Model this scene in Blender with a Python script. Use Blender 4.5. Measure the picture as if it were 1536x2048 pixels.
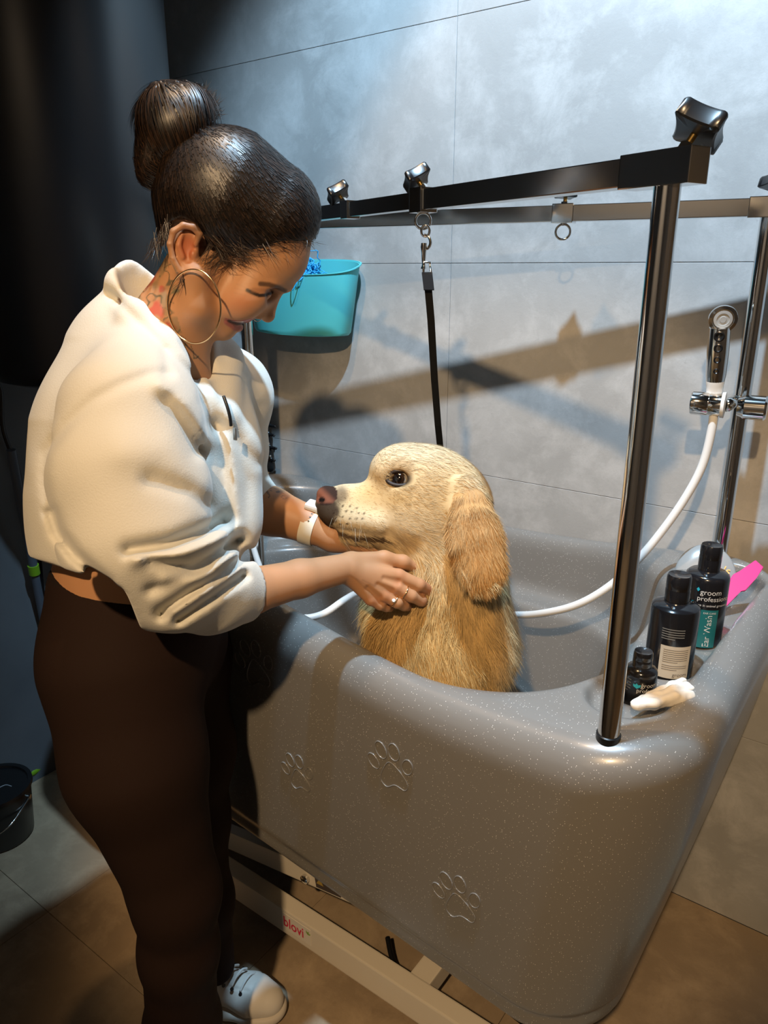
import bpy, bmesh, math, random
import numpy as np
from mathutils import Vector, Matrix

for o in list(bpy.data.objects): bpy.data.objects.remove(o, do_unlink=True)
SC = bpy.context.scene
COL = SC.collection
R = math.radians
rng = np.random.default_rng(7)
random.seed(7)

# ------------------------------------------------------------------ camera, world, lights, exposure
CAM_Z, PITCH, YAW, FPX = 1.55, R(18.0), R(36.3), 1500.0
cd = bpy.data.cameras.new('camera'); cam = bpy.data.objects.new('camera', cd); COL.objects.link(cam)
cam.location = (0, 0, CAM_Z); cam.rotation_euler = (R(90) - PITCH, 0, YAW)
cd.sensor_fit = 'VERTICAL'; cd.sensor_height = 24.0; cd.lens = 24.0 * FPX / 2048.0; cd.clip_start = 0.02
SC.camera = cam

w = bpy.data.worlds.new('world'); SC.world = w; w.use_nodes = True
w.node_tree.nodes['Background'].inputs[0].default_value = (0.80, 0.90, 1.0, 1)
w.node_tree.nodes['Background'].inputs[1].default_value = 0.018

def spot(name, loc, aim, power, col, size, blend=0.5, rad=0.03):
    l = bpy.data.lights.new(name, 'SPOT'); l.energy = power; l.color = col
    l.spot_size = R(size); l.spot_blend = blend; l.shadow_soft_size = rad
    o = bpy.data.objects.new(name, l); COL.objects.link(o); o.location = loc
    d = Vector(aim) - Vector(loc); o.rotation_euler = d.to_track_quat('-Z', 'Y').to_euler()
    return o
COOL, WARM = (0.50, 0.76, 1.0), (1.0, 0.60, 0.26)
spot('cool_ceiling_spot', (-0.477, 0.729, 3.05), (-0.68, 1.62, 1.70), 275, COOL, 86, 0.55, 0.03)
spot('warm_ceiling_spot', (-0.870, 0.660, 3.05), (-0.50, 1.55, 1.10), 64, WARM, 68, 0.35, 0.03)
spot('warm_room_spot', (0.25, -1.05, 2.90), (-0.70, 0.97, 1.03), 265, (1.0, 0.68, 0.37), 35, 0.45, 0.04)
spot('added_right_wall_light', (1.15, 0.35, 3.20), (1.62, 0.75, 1.3), 45, WARM, 80, 0.7, 0.04)  # added, unseen lamp: brightens the right wall for the chrome to reflect
spot('added_front_wall_light', (-0.3, -1.8, 3.20), (-0.3, -2.4, 1.5), 150, (1.0, 0.78, 0.55), 90, 0.7, 0.04)  # invented lamp out of view: lights the front wall for post highlights and fill

vs = SC.view_settings
vs.view_transform = 'Standard'; vs.look = 'None'; vs.exposure = 0.0; vs.gamma = 1.0; vs.use_curve_mapping = False

# ------------------------------------------------------------------ photo geometry helpers
_cy, _sy, _cp, _sp = math.cos(YAW), math.sin(YAW), math.cos(PITCH), math.sin(PITCH)
CAMP = np.array([0, 0, CAM_Z])
def ray(px, py):
    u = (px - 768) / FPX; v = (1024 - py) / FPX
    x, y, z = u, _cp + v * _sp, v * _cp - _sp
    return np.array([_cy * x - _sy * y, _sy * x + _cy * y, z])
def W(px, py, t): return CAMP + ray(px, py) * t            # t: depth along the view axis
def WY(px, py, Y): r = ray(px, py); return CAMP + r * (Y / r[1])
def WZ(px, py, Z): r = ray(px, py); return CAMP + r * ((Z - CAM_Z) / r[2])
def proj(P):
    """world points (...,3) -> px, py, depth"""
    X, Y, Z = P[..., 0], P[..., 1], P[..., 2] - CAM_Z
    x = _cy * X + _sy * Y; y = -_sy * X + _cy * Y
    dep = y * _cp - Z * _sp; up = y * _sp + Z * _cp
    return 768 + FPX * x / dep, 1024 - FPX * up / dep, dep
class Frame:
    """local frame: a sheet through one point, facing the viewer; pt() gives points on it, offset n metres off it"""
    def __init__(s, px, py, t):
        s.O = W(px, py, t); s.N = CAMP - s.O; s.N /= np.linalg.norm(s.N); s.t = t
        a = s.on(px + 1, py) - s.O; b = s.on(px, py + 1) - s.O
        s.px = (px, py); s.a = a; s.b = b          # metres per pixel vectors (affine)
        s.m = (np.linalg.norm(a) + np.linalg.norm(b)) / 2
    def on(s, px, py):
        r = ray(px, py); k = np.dot(s.O - CAMP, s.N) / np.dot(r, s.N); return CAMP + r * k
    def pt(s, px, py, c=0.0):                        # c in pixels
        return s.O + s.a * (px - s.px[0]) + s.b * (py - s.px[1]) + s.N * (c * s.m)
    def pts(s, A):
        A = np.asarray(A, float); return s.O + np.outer(A[:, 0] - s.px[0], s.a) + np.outer(A[:, 1] - s.px[1], s.b) + np.outer(A[:, 2] * s.m, s.N)

# ------------------------------------------------------------------ mesh helpers
def tag(o, label=None, cat=None, group=None, kind=None):
    if label: o['label'] = label
    if cat: o['category'] = cat
    if group: o['group'] = group
    if kind: o['kind'] = kind
    return o
def link(name, me, mat=None, parent=None, smooth=True, mats=None):
    o = bpy.data.objects.new(name, me); COL.objects.link(o)
    if mat is not None and not me.materials: me.materials.append(mat)
    if mats:
        for m in mats: me.materials.append(m)
    if smooth and len(me.polygons): me.polygons.foreach_set('use_smooth', np.ones(len(me.polygons), bool))
    if parent is not None:
        o.parent = parent; o.matrix_parent_inverse = Matrix.Translation(parent.location).inverted()
    return o
def empty(name, loc):
    o = bpy.data.objects.new(name, None); COL.objects.link(o); o.location = loc; o.empty_display_size = 0.05; return o
def np_mesh(name, V, F, cols=None):
    """V (n,3), F (m,k) same-size faces"""
    V = np.asarray(V, np.float32); F = np.asarray(F, np.int32); me = bpy.data.meshes.new(name)
    k = F.shape[1]
    me.vertices.add(len(V)); me.vertices.foreach_set('co', V.ravel())
    me.loops.add(F.size); me.loops.foreach_set('vertex_index', F.ravel())
    me.polygons.add(len(F)); me.polygons.foreach_set('loop_start', np.arange(0, F.size, k, dtype=np.int32))
    me.update(calc_edges=True); me.validate()
    if cols is not None:
        a = me.color_attributes.new('tint', 'FLOAT_COLOR', 'POINT')
        c = np.ones((len(V), 4), np.float32); c[:, :3] = cols; a.data.foreach_set('color', c.ravel())
    return me
def bm_mesh(name, bm):
    me = bpy.data.meshes.new(name); bmesh.ops.recalc_face_normals(bm, faces=bm.faces[:]); bm.to_mesh(me); bm.free(); return me
def bm_box(bm, c, s, rot=None, bev=0.0):
    r = bmesh.ops.create_cube(bm, size=1.0); vs_ = r['verts']
    M = Matrix.Translation(Vector(c)) @ (rot.to_4x4() if rot is not None else Matrix.Identity(4)) @ Matrix.Diagonal((*s, 1))
    bmesh.ops.transform(bm, matrix=M, verts=vs_)
    if bev > 0:
        es = list({e for v in vs_ for e in v.link_edges})
        bmesh.ops.bevel(bm, geom=es, offset=bev, segments=2, profile=0.7, affect='EDGES')
def frame_along(d):
    d = Vector(d).normalized(); u = Vector((0, 0, 1)) if abs(d.z) < 0.9 else Vector((1, 0, 0))
    a = d.cross(u).normalized(); b = d.cross(a).normalized(); return a, b, d
def bm_tube(bm, pts, rad, n=12, caps=True, closed=False):
    pts = [Vector(p) for p in pts]; m = len(pts); rings = []
    rads = rad if hasattr(rad, '__len__') else [rad] * m
    a = None
    for i, p in enumerate(pts):
        if closed: d = pts[(i + 1) % m] - pts[i - 1]
        else: d = pts[min(i + 1, m - 1)] - pts[max(i - 1, 0)]
        d.normalize()
        if a is None: a, b, _ = frame_along(d)
        else:
            a = (a - d * a.dot(d)).normalized(); b = d.cross(a)
        rings.append([bm.verts.new(p + (a * math.cos(2 * math.pi * k / n) + b * math.sin(2 * math.pi * k / n)) * rads[i]) for k in range(n)])
    for i in range(m if closed else m - 1):
        r0, r1 = rings[i], rings[(i + 1) % m]
        for k in range(n): bm.faces.new((r0[k], r0[(k + 1) % n], r1[(k + 1) % n], r1[k]))
    if caps and not closed:
        bm.faces.new(rings[0][::-1]); bm.faces.new(rings[-1])
def bm_lathe(bm, prof, origin=(0, 0, 0), axis=(0, 0, 1), n=32):
    a, b, d = frame_along(axis); O = Vector(origin); rings = []
    for r, h in prof:
        if r < 1e-6: rings.append([bm.verts.new(O + d * h)])
        else: rings.append([bm.verts.new(O + d * h + (a * math.cos(2 * math.pi * k / n) + b * math.sin(2 * math.pi * k / n)) * r) for k in range(n)])
    for r0, r1 in zip(rings[:-1], rings[1:]):
        if len(r0) == 1 and len(r1) == 1: continue
        for k in range(n):
            if len(r0) == 1: bm.faces.new((r0[0], r1[(k + 1) % n], r1[k]))
            elif len(r1) == 1: bm.faces.new((r0[k], r0[(k + 1) % n], r1[0]))
            else: bm.faces.new((r0[k], r0[(k + 1) % n], r1[(k + 1) % n], r1[k]))
def catmull(P, n=8, closed=False):
    P = np.asarray(P, float); m = len(P); out = []
    for i in range(m if closed else m - 1):
        if closed: p0, p1, p2, p3 = P[i - 1], P[i], P[(i + 1) % m], P[(i + 2) % m]
        else: p0, p1, p2, p3 = P[max(i - 1, 0)], P[i], P[i + 1], P[min(i + 2, m - 1)]
        for k in range(n):
            t = k / n
            out.append(0.5 * ((2 * p1) + (-p0 + p2) * t + (2 * p0 - 5 * p1 + 4 * p2 - p3) * t * t + (-p0 + 3 * p1 - 3 * p2 + p3) * t ** 3))
    if not closed: out.append(P[-1])
    return np.array(out)
def tube_obj(name, pts, rad, mat, parent=None, n=12, closed=False):
    bm = bmesh.new(); bm_tube(bm, pts, rad, n, closed=closed); return link(name, bm_mesh(name, bm), mat, parent)
def lathe_obj(name, prof, origin, axis, mat, parent=None, n=32):
    bm = bmesh.new(); bm_lathe(bm, prof, origin, axis, n); o = link(name, bm_mesh(name, bm), mat, parent); sharp(o); return o
def box_obj(name, c, s, mat, parent=None, rot=None, bev=0.0):
    bm = bmesh.new(); bm_box(bm, c, s, rot, bev); o = link(name, bm_mesh(name, bm), mat, parent, smooth=False); return o
def sharp(o, ang=35):
    me = o.data
    try: me.set_sharp_from_angle(angle=R(ang))
    except Exception: pass
def text_mesh(txt, size, name='lettering', bold=0.0):
    cu = bpy.data.curves.new('tmp_text', 'FONT'); cu.body = txt; cu.size = size; cu.align_x = 'CENTER'; cu.align_y = 'CENTER'; cu.offset = bold; cu.resolution_u = 3
    ob = bpy.data.objects.new('tmp_text', cu); COL.objects.link(ob)
    dg = bpy.context.evaluated_depsgraph_get(); me = bpy.data.meshes.new_from_object(ob.evaluated_get(dg)); me.name = name
    bpy.data.objects.remove(ob, do_unlink=True); bpy.data.curves.remove(cu); return me
def map_mesh(me, fn):
    n = len(me.vertices); a = np.empty(n * 3, np.float32); me.vertices.foreach_get('co', a); a = a.reshape(-1, 3)
    a = np.asarray(fn(a), np.float32); me.vertices.foreach_set('co', a.ravel()); me.update(); return me

# ------------------------------------------------------------------ signed distance sculpting
class Sdf:
    def __init__(s, lo, hi, vox):
        s.lo = np.asarray(lo, float); s.v = vox
        s.n = np.ceil((np.asarray(hi, float) - s.lo) / vox).astype(int) + 1
        s.D = np.full(s.n, 1e3, np.float32)
    def sub(s, lo, hi):
        i0 = np.clip(np.floor((np.asarray(lo) - s.lo) / s.v).astype(int), 0, s.n - 1)
        i1 = np.clip(np.ceil((np.asarray(hi) - s.lo) / s.v).astype(int) + 1, i0 + 1, s.n)
        sl = tuple(slice(a, b) for a, b in zip(i0, i1))
        ax = [(s.lo[k] + s.v * np.arange(i0[k], i1[k])).astype(np.float32) for k in range(3)]
        return sl, np.stack(np.meshgrid(*ax, indexing='ij'), -1)
    def all(s): return s.sub(s.lo, s.lo + s.v * (s.n - 1))
    def _put(s, sl, d, k, op):
        a = s.D[sl]
        if op == 'sub': a = -a
        if k > 0:
            h = np.maximum(k - np.abs(a - d), 0) / k; r = np.minimum(a, d) - h * h * k * 0.25
        else: r = np.minimum(a, d)
        s.D[sl] = -r if op == 'sub' else r
    def cap(s, a, b, ra, rb=None, k=0.0, op='add', squash=None):
        """tapered capsule; squash=(axis, f) divides the extent along an axis by f (f<1 = thinner)"""
        rb = ra if rb is None else rb; a = np.asarray(a, float); b = np.asarray(b, float)
        r = max(ra, rb) * (1 if squash is None else max(1, squash[1])) + k + 3 * s.v
        sl, P = s.sub(np.minimum(a, b) - r, np.maximum(a, b) + r)
        ab = (b - a); L2 = max(float(ab @ ab), 1e-12)
        q = P - a.astype(np.float32); h = np.clip((q @ ab.astype(np.float32)) / L2, 0, 1)
        q = q - h[..., None] * ab.astype(np.float32)
        if squash is not None:
            ax = np.asarray(squash[0], np.float32); ax = ax / np.linalg.norm(ax); c = q @ ax
            q = q + (c * (1.0 / squash[1] - 1))[..., None] * ax
        d = np.sqrt((q * q).sum(-1)) - (ra + h * (rb - ra))
        s._put(sl, d.astype(np.float32), k, op); return s
    def chain(s, pts, rads, k=0.0, op='add', squash=None):
        for i in range(len(pts) - 1): s.cap(pts[i], pts[i + 1], rads[i], rads[i + 1], k, op, squash)
        return s
    def ell(s, c, r, axes=None, k=0.0, op='add'):
        c = np.asarray(c, float); r = np.asarray(r, float); A = np.eye(3) if axes is None else np.array([np.asarray(x) / np.linalg.norm(x) for x in axes])
        e = np.sqrt(((A * r[:, None]) ** 2).sum(0)) + k + 3 * s.v
        sl, P = s.sub(c - e, c + e); q = (P - c.astype(np.float32)) @ A.T.astype(np.float32)
        k0 = np.sqrt(((q / r) ** 2).sum(-1)); k1 = np.sqrt(((q / (r * r)) ** 2).sum(-1)) + 1e-9
        s._put(sl, (k0 * (k0 - 1) / k1).astype(np.float32), k, op); return s
    def half(s, p, nrm, k=0.0):
        """cut away everything on the side nrm points to"""
        sl, P = s.all(); nrm = np.asarray(nrm, float) / np.linalg.norm(nrm)
        s._put(sl, -((P - np.asarray(p)) @ nrm).astype(np.float32), k, 'sub'); return s
    def mesh(s):
        D = s.D.copy()
        D[0] = D[-1] = 1; D[:, 0] = D[:, -1] = 1; D[:, :, 0] = D[:, :, -1] = 1
        S = D < 0
        c = np.zeros(tuple(np.array(D.shape) - 1), np.int8)
        for i in (0, 1):
            for j in (0, 1):
                for l in (0, 1): c += S[i:S.shape[0] - 1 + i, j:S.shape[1] - 1 + j, l:S.shape[2] - 1 + l]
        act = (c > 0) & (c < 8); idx = np.full(act.shape, -1, np.int32); ii = np.argwhere(act); idx[act] = np.arange(len(ii))
        acc = np.zeros((len(ii), 3)); cnt = np.zeros(len(ii))
        corners = [(i, j, l) for i in (0, 1) for j in (0, 1) for l in (0, 1)]
        val = {q: D[ii[:, 0] + q[0], ii[:, 1] + q[1], ii[:, 2] + q[2]] for q in corners}
        for q in corners:
            for ax in range(3):
                if q[ax] == 0:
                    q2 = list(q); q2[ax] = 1; q2 = tuple(q2); v0, v1 = val[q], val[q2]; m = (v0 < 0) != (v1 < 0)
                    t = np.where(m, v0 / np.where(m, v0 - v1, 1), 0)
                    for a in range(3): acc[:, a] += np.where(m, q[a] + (t if a == ax else 0), 0)
                    cnt += m
        V = s.lo + s.v * (ii + acc / cnt[:, None])
        faces = []
        for ax in range(3):
            sl0 = [slice(None)] * 3; sl1 = [slice(None)] * 3; sl0[ax] = slice(0, -1); sl1[ax] = slice(1, None)
            a, b = S[tuple(sl0)], S[tuple(sl1)]; ch = a != b
            e = np.argwhere(ch); u, v = (ax + 1) % 3, (ax + 2) % 3
            e = e[(e[:, u] > 0) & (e[:, v] > 0)]
            if not len(e): continue
            ins = a[e[:, 0], e[:, 1], e[:, 2]]
            def cell(du, dv):
                f = e.copy(); f[:, u] -= du; f[:, v] -= dv; return idx[f[:, 0], f[:, 1], f[:, 2]]
            q = np.stack([cell(1, 1), cell(0, 1), cell(0, 0), cell(1, 0)], 1)
            q[~ins] = q[~ins][:, ::-1]; faces.append(q)
        F = np.concatenate(faces); F = F[(F >= 0).all(1)]
        return V, F
def grid_for(pts, pad, vox):
    P = np.array(pts); return Sdf(P.min(0) - pad, P.max(0) + pad, vox)
def smooth_mesh(V, F, it=2, lam=0.5):
    e = np.concatenate([F[:, [0, 1]], F[:, [1, 2]], F[:, [2, 3]], F[:, [3, 0]]])
    for _ in range(it):
        acc = np.zeros_like(V); cnt = np.zeros(len(V))
        for a in range(3):
            acc[:, a] = np.bincount(e[:, 0], V[e[:, 1], a], len(V)) + np.bincount(e[:, 1], V[e[:, 0], a], len(V))
        cnt = np.bincount(e[:, 0], minlength=len(V)) + np.bincount(e[:, 1], minlength=len(V))
        V = V + lam * (acc / np.maximum(cnt, 1)[:, None] - V)
    return V
def normals(V, F):
    n = np.cross(V[F[:, 2]] - V[F[:, 0]], V[F[:, 3]] - V[F[:, 1]]); o = np.zeros_like(V)
    for k in range(4):
        for a in range(3): o[:, a] += np.bincount(F[:, k], n[:, a], len(V))
    return o / np.maximum(np.linalg.norm(o, axis=1), 1e-12)[:, None]
def poly_dist(px, py, line, closed=False):
    """distance in pixels to a 2-D polyline"""
    L = np.asarray(line, float); d = np.full(px.shape, 1e9)
    m = len(L)
    for i in range(m if closed else m - 1):
        a, b = L[i], L[(i + 1) % m]; ab = b - a; h = np.clip(((px - a[0]) * ab[0] + (py - a[1]) * ab[1]) / max(ab @ ab, 1e-9), 0, 1)
        d = np.minimum(d, np.hypot(px - a[0] - h * ab[0], py - a[1] - h * ab[1]))
    return d
def in_poly(px, py, poly):
    P = np.asarray(poly, float); ins = np.zeros(px.shape, bool); j = len(P) - 1
    for i in range(len(P)):
        c = ((P[i, 1] > py) != (P[j, 1] > py)) & (px < (P[j, 0] - P[i, 0]) * (py - P[i, 1]) / (P[j, 1] - P[i, 1] + 1e-12) + P[i, 0])
        ins ^= c; j = i
    return ins
def vnoise(P, scale, seed=0):
    """cheap smooth value noise, -1..1"""
    q = P * scale + seed * 17.31; i = np.floor(q).astype(np.int64); f = q - i; f = f * f * (3 - 2 * f)
    def h(a, b, c):
        n = (a * 374761393 + b * 668265263 + c * 2147483647 + seed * 974711) & 0xffffffff
        n = ((n ^ (n >> 13)) * 1274126177) & 0xffffffff; return ((n ^ (n >> 16)) & 0xffff) / 32767.5 - 1
    r = 0
    for a in (0, 1):
        for b in (0, 1):
            for c in (0, 1):
                wgt = (f[..., 0] if a else 1 - f[..., 0]) * (f[..., 1] if b else 1 - f[..., 1]) * (f[..., 2] if c else 1 - f[..., 2])
                r = r + wgt * h(i[..., 0] + a, i[..., 1] + b, i[..., 2] + c)
    return r
def sstep(a, b, x): t = np.clip((x - a) / (b - a), 0, 1); return t * t * (3 - 2 * t)
def mix(c0, c1, t): t = np.asarray(t)[..., None]; return np.asarray(c0) * (1 - t) + np.asarray(c1) * t
def lin(r, g, b):
    f = lambda c: (c / 255 / 12.92) if c / 255 <= 0.04045 else ((c / 255 + 0.055) / 1.055) ** 2.4
    return (f(r), f(g), f(b))

# ------------------------------------------------------------------ materials
def mat(name, col, rough=0.5, metal=0.0, spec=0.5, coat=0.0, sss=0.0, bump=None, tint=False, var=None, alpha=None, sheen=0.0):
    """bump=(scale, strength, distance); var=(scale, colour2) mixes a second colour by noise"""
    m = bpy.data.materials.new(name); m.use_nodes = True; nt = m.node_tree; N, L = nt.nodes, nt.links; b = N['Principled BSDF']
    b.inputs['Base Color'].default_value = (*col, 1); b.inputs['Roughness'].default_value = rough; b.inputs['Metallic'].default_value = metal
    b.inputs['Specular IOR Level'].default_value = spec; b.inputs['Coat Weight'].default_value = coat; b.inputs['Coat Roughness'].default_value = 0.1
    if sss: b.inputs['Subsurface Weight'].default_value = sss; b.inputs['Subsurface Radius'].default_value = (0.012, 0.005, 0.003); b.inputs['Subsurface Scale'].default_value = 0.6
    if sheen: b.inputs['Sheen Weight'].default_value = sheen; b.inputs['Sheen Roughness'].default_value = 0.5
    tc = N.new('ShaderNodeTexCoord')
    if tint:
        a = N.new('ShaderNodeAttribute'); a.attribute_name = 'tint'; L.new(a.outputs['Color'], b.inputs['Base Color'])
    if var:
        nz = N.new('ShaderNodeTexNoise'); nz.inputs['Scale'].default_value = var[0]; nz.inputs['Detail'].default_value = 6
        L.new(tc.outputs['Object'], nz.inputs['Vector']); mx = N.new('ShaderNodeMix'); mx.data_type = 'RGBA'
        mx.inputs['A'].default_value = (*col, 1); mx.inputs['B'].default_value = (*var[1], 1)
        rp = N.new('ShaderNodeValToRGB'); rp.color_ramp.elements[0].position = 0.35; rp.color_ramp.elements[1].position = 0.65
        L.new(nz.outputs['Fac'], rp.inputs[0]); L.new(rp.outputs[0], mx.inputs['Factor']); L.new(mx.outputs['Result'], b.inputs['Base Color'])
    if bump:
        nz = N.new('ShaderNodeTexNoise'); nz.inputs['Scale'].default_value = bump[0]; nz.inputs['Detail'].default_value = 4
        L.new(tc.outputs['Object'], nz.inputs['Vector']); bp = N.new('ShaderNodeBump'); bp.inputs['Strength'].default_value = bump[1]; bp.inputs['Distance'].default_value = bump[2]
        L.new(nz.outputs['Fac'], bp.inputs['Height']); L.new(bp.outputs[0], b.inputs['Normal'])
    return m
def concrete(name, base, light, dark, scale=1.0):
    m = bpy.data.materials.new(name); m.use_nodes = True; nt = m.node_tree; N, L = nt.nodes, nt.links; b = N['Principled BSDF']
    g = N.new('ShaderNodeNewGeometry'); mp = N.new('ShaderNodeMapping'); L.new(g.outputs['Position'], mp.inputs[0])
    def noise(sc, det, rough=0.6, dist=0.0):
        n = N.new('ShaderNodeTexNoise'); n.inputs['Scale'].default_value = sc * scale; n.inputs['Detail'].default_value = det; n.inputs['Roughness'].default_value = rough
        n.inputs['Distortion'].default_value = dist; L.new(mp.outputs[0], n.inputs['Vector']); return n
    def ramp(src, p0, p1):
        r = N.new('ShaderNodeMapRange'); r.inputs[1].default_value = p0; r.inputs[2].default_value = p1; L.new(src, r.inputs[0]); return r.outputs[0]
    def mixc(f, A, B):
        x = N.new('ShaderNodeMix'); x.data_type = 'RGBA'; L.new(f, x.inputs['Factor'])
        for s_, v_ in (('A', A), ('B', B)):
            if isinstance(v_, tuple): x.inputs[s_].default_value = (*v_, 1)
            else: L.new(v_, x.inputs[s_])
        return x.outputs['Result']
    n1 = noise(1.7, 8, 0.62, 0.6); n2 = noise(7, 10, 0.7, 0.3); n3 = noise(60, 6, 0.8)
    c = mixc(ramp(n1.outputs[0], 0.35, 0.68), dark, base)
    c = mixc(ramp(n2.outputs[0], 0.46, 0.72), c, light)
    c = mixc(ramp(n3.outputs[0], 0.58, 0.75), c, dark)
    L.new(c, b.inputs['Base Color']); b.inputs['Roughness'].default_value = 0.62; b.inputs['Specular IOR Level'].default_value = 0.3
    bp = N.new('ShaderNodeBump'); bp.inputs['Strength'].default_value = 0.25; bp.inputs['Distance'].default_value = 0.002
    L.new(n3.outputs[0], bp.inputs['Height']); L.new(bp.outputs[0], b.inputs['Normal'])
    return m
def sparkle(name, col, rough=0.3):
    m = mat(name, col, rough, coat=0.35); nt = m.node_tree; N, L = nt.nodes, nt.links; b = N['Principled BSDF']
    g = N.new('ShaderNodeNewGeometry'); v = N.new('ShaderNodeTexVoronoi'); v.inputs['Scale'].default_value = 300
    L.new(g.outputs['Position'], v.inputs['Vector'])
    lt = N.new('ShaderNodeMath'); lt.operation = 'LESS_THAN'; lt.inputs[1].default_value = 0.16; L.new(v.outputs['Distance'], lt.inputs[0])
    sx = N.new('ShaderNodeSeparateColor'); L.new(v.outputs['Color'], sx.inputs[0]); gt = N.new('ShaderNodeMath'); gt.operation = 'GREATER_THAN'; gt.inputs[1].default_value = 0.6; L.new(sx.outputs[0], gt.inputs[0])
    mu = N.new('ShaderNodeMath'); mu.operation = 'MULTIPLY'; L.new(lt.outputs[0], mu.inputs[0]); L.new(gt.outputs[0], mu.inputs[1])
    mx = N.new('ShaderNodeMix'); mx.data_type = 'RGBA'; mx.inputs['A'].default_value = (*col, 1); mx.inputs['B'].default_value = (0.85, 0.82, 0.78, 1)
    L.new(mu.outputs[0], mx.inputs['Factor']); L.new(mx.outputs['Result'], b.inputs['Base Color'])
    return m
M = {}
M['concrete'] = concrete('grey_concrete_tile', (0.44, 0.44, 0.435), (0.52, 0.52, 0.515), (0.33, 0.33, 0.325))
M['floor'] = concrete('brown_grey_floor_tile', (0.34, 0.255, 0.165), (0.42, 0.32, 0.21), (0.25, 0.185, 0.12))
M['sidewall'] = mat('dark_blue_grey_paint', (0.16, 0.175, 0.19), 0.7, var=(2.0, (0.10, 0.112, 0.125)))
M['dark_plaster'] = mat('dark_plaster', (0.10, 0.10, 0.10), 0.8, var=(1.5, (0.07, 0.07, 0.07)))
M['pale_plaster'] = mat('pale_plaster', (0.42, 0.40, 0.38), 0.8, var=(1.5, (0.36, 0.34, 0.32)))
M['grout'] = mat('tile_joint', (0.16, 0.16, 0.155), 0.9)
M['tub'] = sparkle('grey_sparkle_gelcoat', (0.205, 0.196, 0.183))
M['chrome'] = mat('polished_chrome', (0.72, 0.71, 0.69), 0.09, 1.0)
M['chrome_dark'] = mat('brushed_steel_bar', (0.50, 0.49, 0.47), 0.16, 1.0)
M['black'] = mat('black_plastic', (0.008, 0.008, 0.009), 0.28)
M['black_matte'] = mat('black_webbing', (0.006, 0.006, 0.007), 0.8, spec=0.2)
M['heater'] = mat('black_satin_enamel', (0.004, 0.005, 0.007), 0.33, spec=0.9)
M['cream'] = mat('cream_powder_coat', (0.66, 0.60, 0.50), 0.4)
M['white'] = mat('white_plastic', (0.78, 0.77, 0.75), 0.35)
M['hose'] = mat('white_rubber_hose', (0.80, 0.79, 0.77), 0.4)
M['teal'] = mat('turquoise_plastic', (0.10, 0.60, 0.66), 0.4, sss=0.1)
M['sponge'] = mat('blue_mesh_sponge', (0.02, 0.38, 0.75), 0.5)
M['pink'] = mat('pink_plastic', (0.85, 0.035, 0.28), 0.35)
M['red'] = mat('red_plastic', (0.75, 0.03, 0.05), 0.4)
M['gold'] = mat('gold_metal', (0.85, 0.55, 0.28), 0.2, 1.0)
M['brass'] = mat('brass_bolt', (0.75, 0.50, 0.18), 0.25, 1.0)
# ================================================================== the setting
def tiles(parent, name, X0, X1, us, vs_, plane, mat_, gap=0.0011, th=0.012):
    """one box for each tile between the joint lines; plane: fn(u, v, w) -> world"""
    for i in range(len(us) - 1):
        for j in range(len(vs_) - 1):
            u0, u1, v0, v1 = us[i] + gap / 2, us[i + 1] - gap / 2, vs_[j] + gap / 2, vs_[j + 1] - gap / 2
            bev = 0.0007
            bm = bmesh.new(); q = []
            for (w_, e) in ((-th, 0), (-bev, 0), (0, bev)):
                q.append([bm.verts.new(plane(u, v, w_)) for u, v in ((u0 + e, v0 + e), (u1 - e, v0 + e), (u1 - e, v1 - e), (u0 + e, v1 - e))])
            for a, b in zip(q[:-1], q[1:]):
                for k in range(4): bm.faces.new((a[k], a[(k + 1) % 4], b[(k + 1) % 4], b[k]))
            bm.faces.new(q[-1]); bm.faces.new(q[0][::-1])
            link(name, bm_mesh(name, bm), mat_, parent, smooth=False)
WALL_Y, WALL_X = 1.70, -2.08
wb = box_obj('wall_back', ((WALL_X + 1.6) / 2, WALL_Y + 0.012 + 0.05, 1.66), (1.6 - WALL_X + 0.2, 0.10, 3.34), M['grout']); wb['kind'] = 'structure'
tiles(wb, 'tile', 0, 0, [WALL_X, -1.04, 0.02, 1.08, 1.6], [0.0, 0.513, 1.03, 1.562, 2.10, 2.63, 3.16, 3.33], lambda u, v, w_: (u, WALL_Y - w_ * 1.0, v), M['concrete'])
fl = box_obj('floor', (-0.24, -0.35, -0.062), (3.9, 4.3, 0.10), M['grout']); fl['kind'] = 'structure'
tiles(fl, 'tile', 0, 0, [WALL_X, -1.57, -1.04, -0.51, 0.02, 0.55, 1.08, 1.6], [-2.4, -1.87, -1.34, -0.81, 0.20, 0.70, 1.20, 1.70], lambda u, v, w_: (u, v, w_), M['floor'])
wl = box_obj('wall_left', (WALL_X - 0.05, -0.35, 1.66), (0.10, 4.3, 3.34), M['sidewall']); wl['kind'] = 'structure'
wr = box_obj('wall_right', (1.65, -0.35, 1.66), (0.10, 4.3, 3.34), M['pale_plaster']); wr['kind'] = 'structure'
wf = box_obj('wall_front', (-0.24, -2.45, 1.66), (3.9, 0.10, 3.34), M['pale_plaster']); wf['kind'] = 'structure'
ce = box_obj('ceiling', (-0.24, -0.35, 3.38), (3.9, 4.3, 0.10), M['dark_plaster']); ce['kind'] = 'structure'

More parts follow.
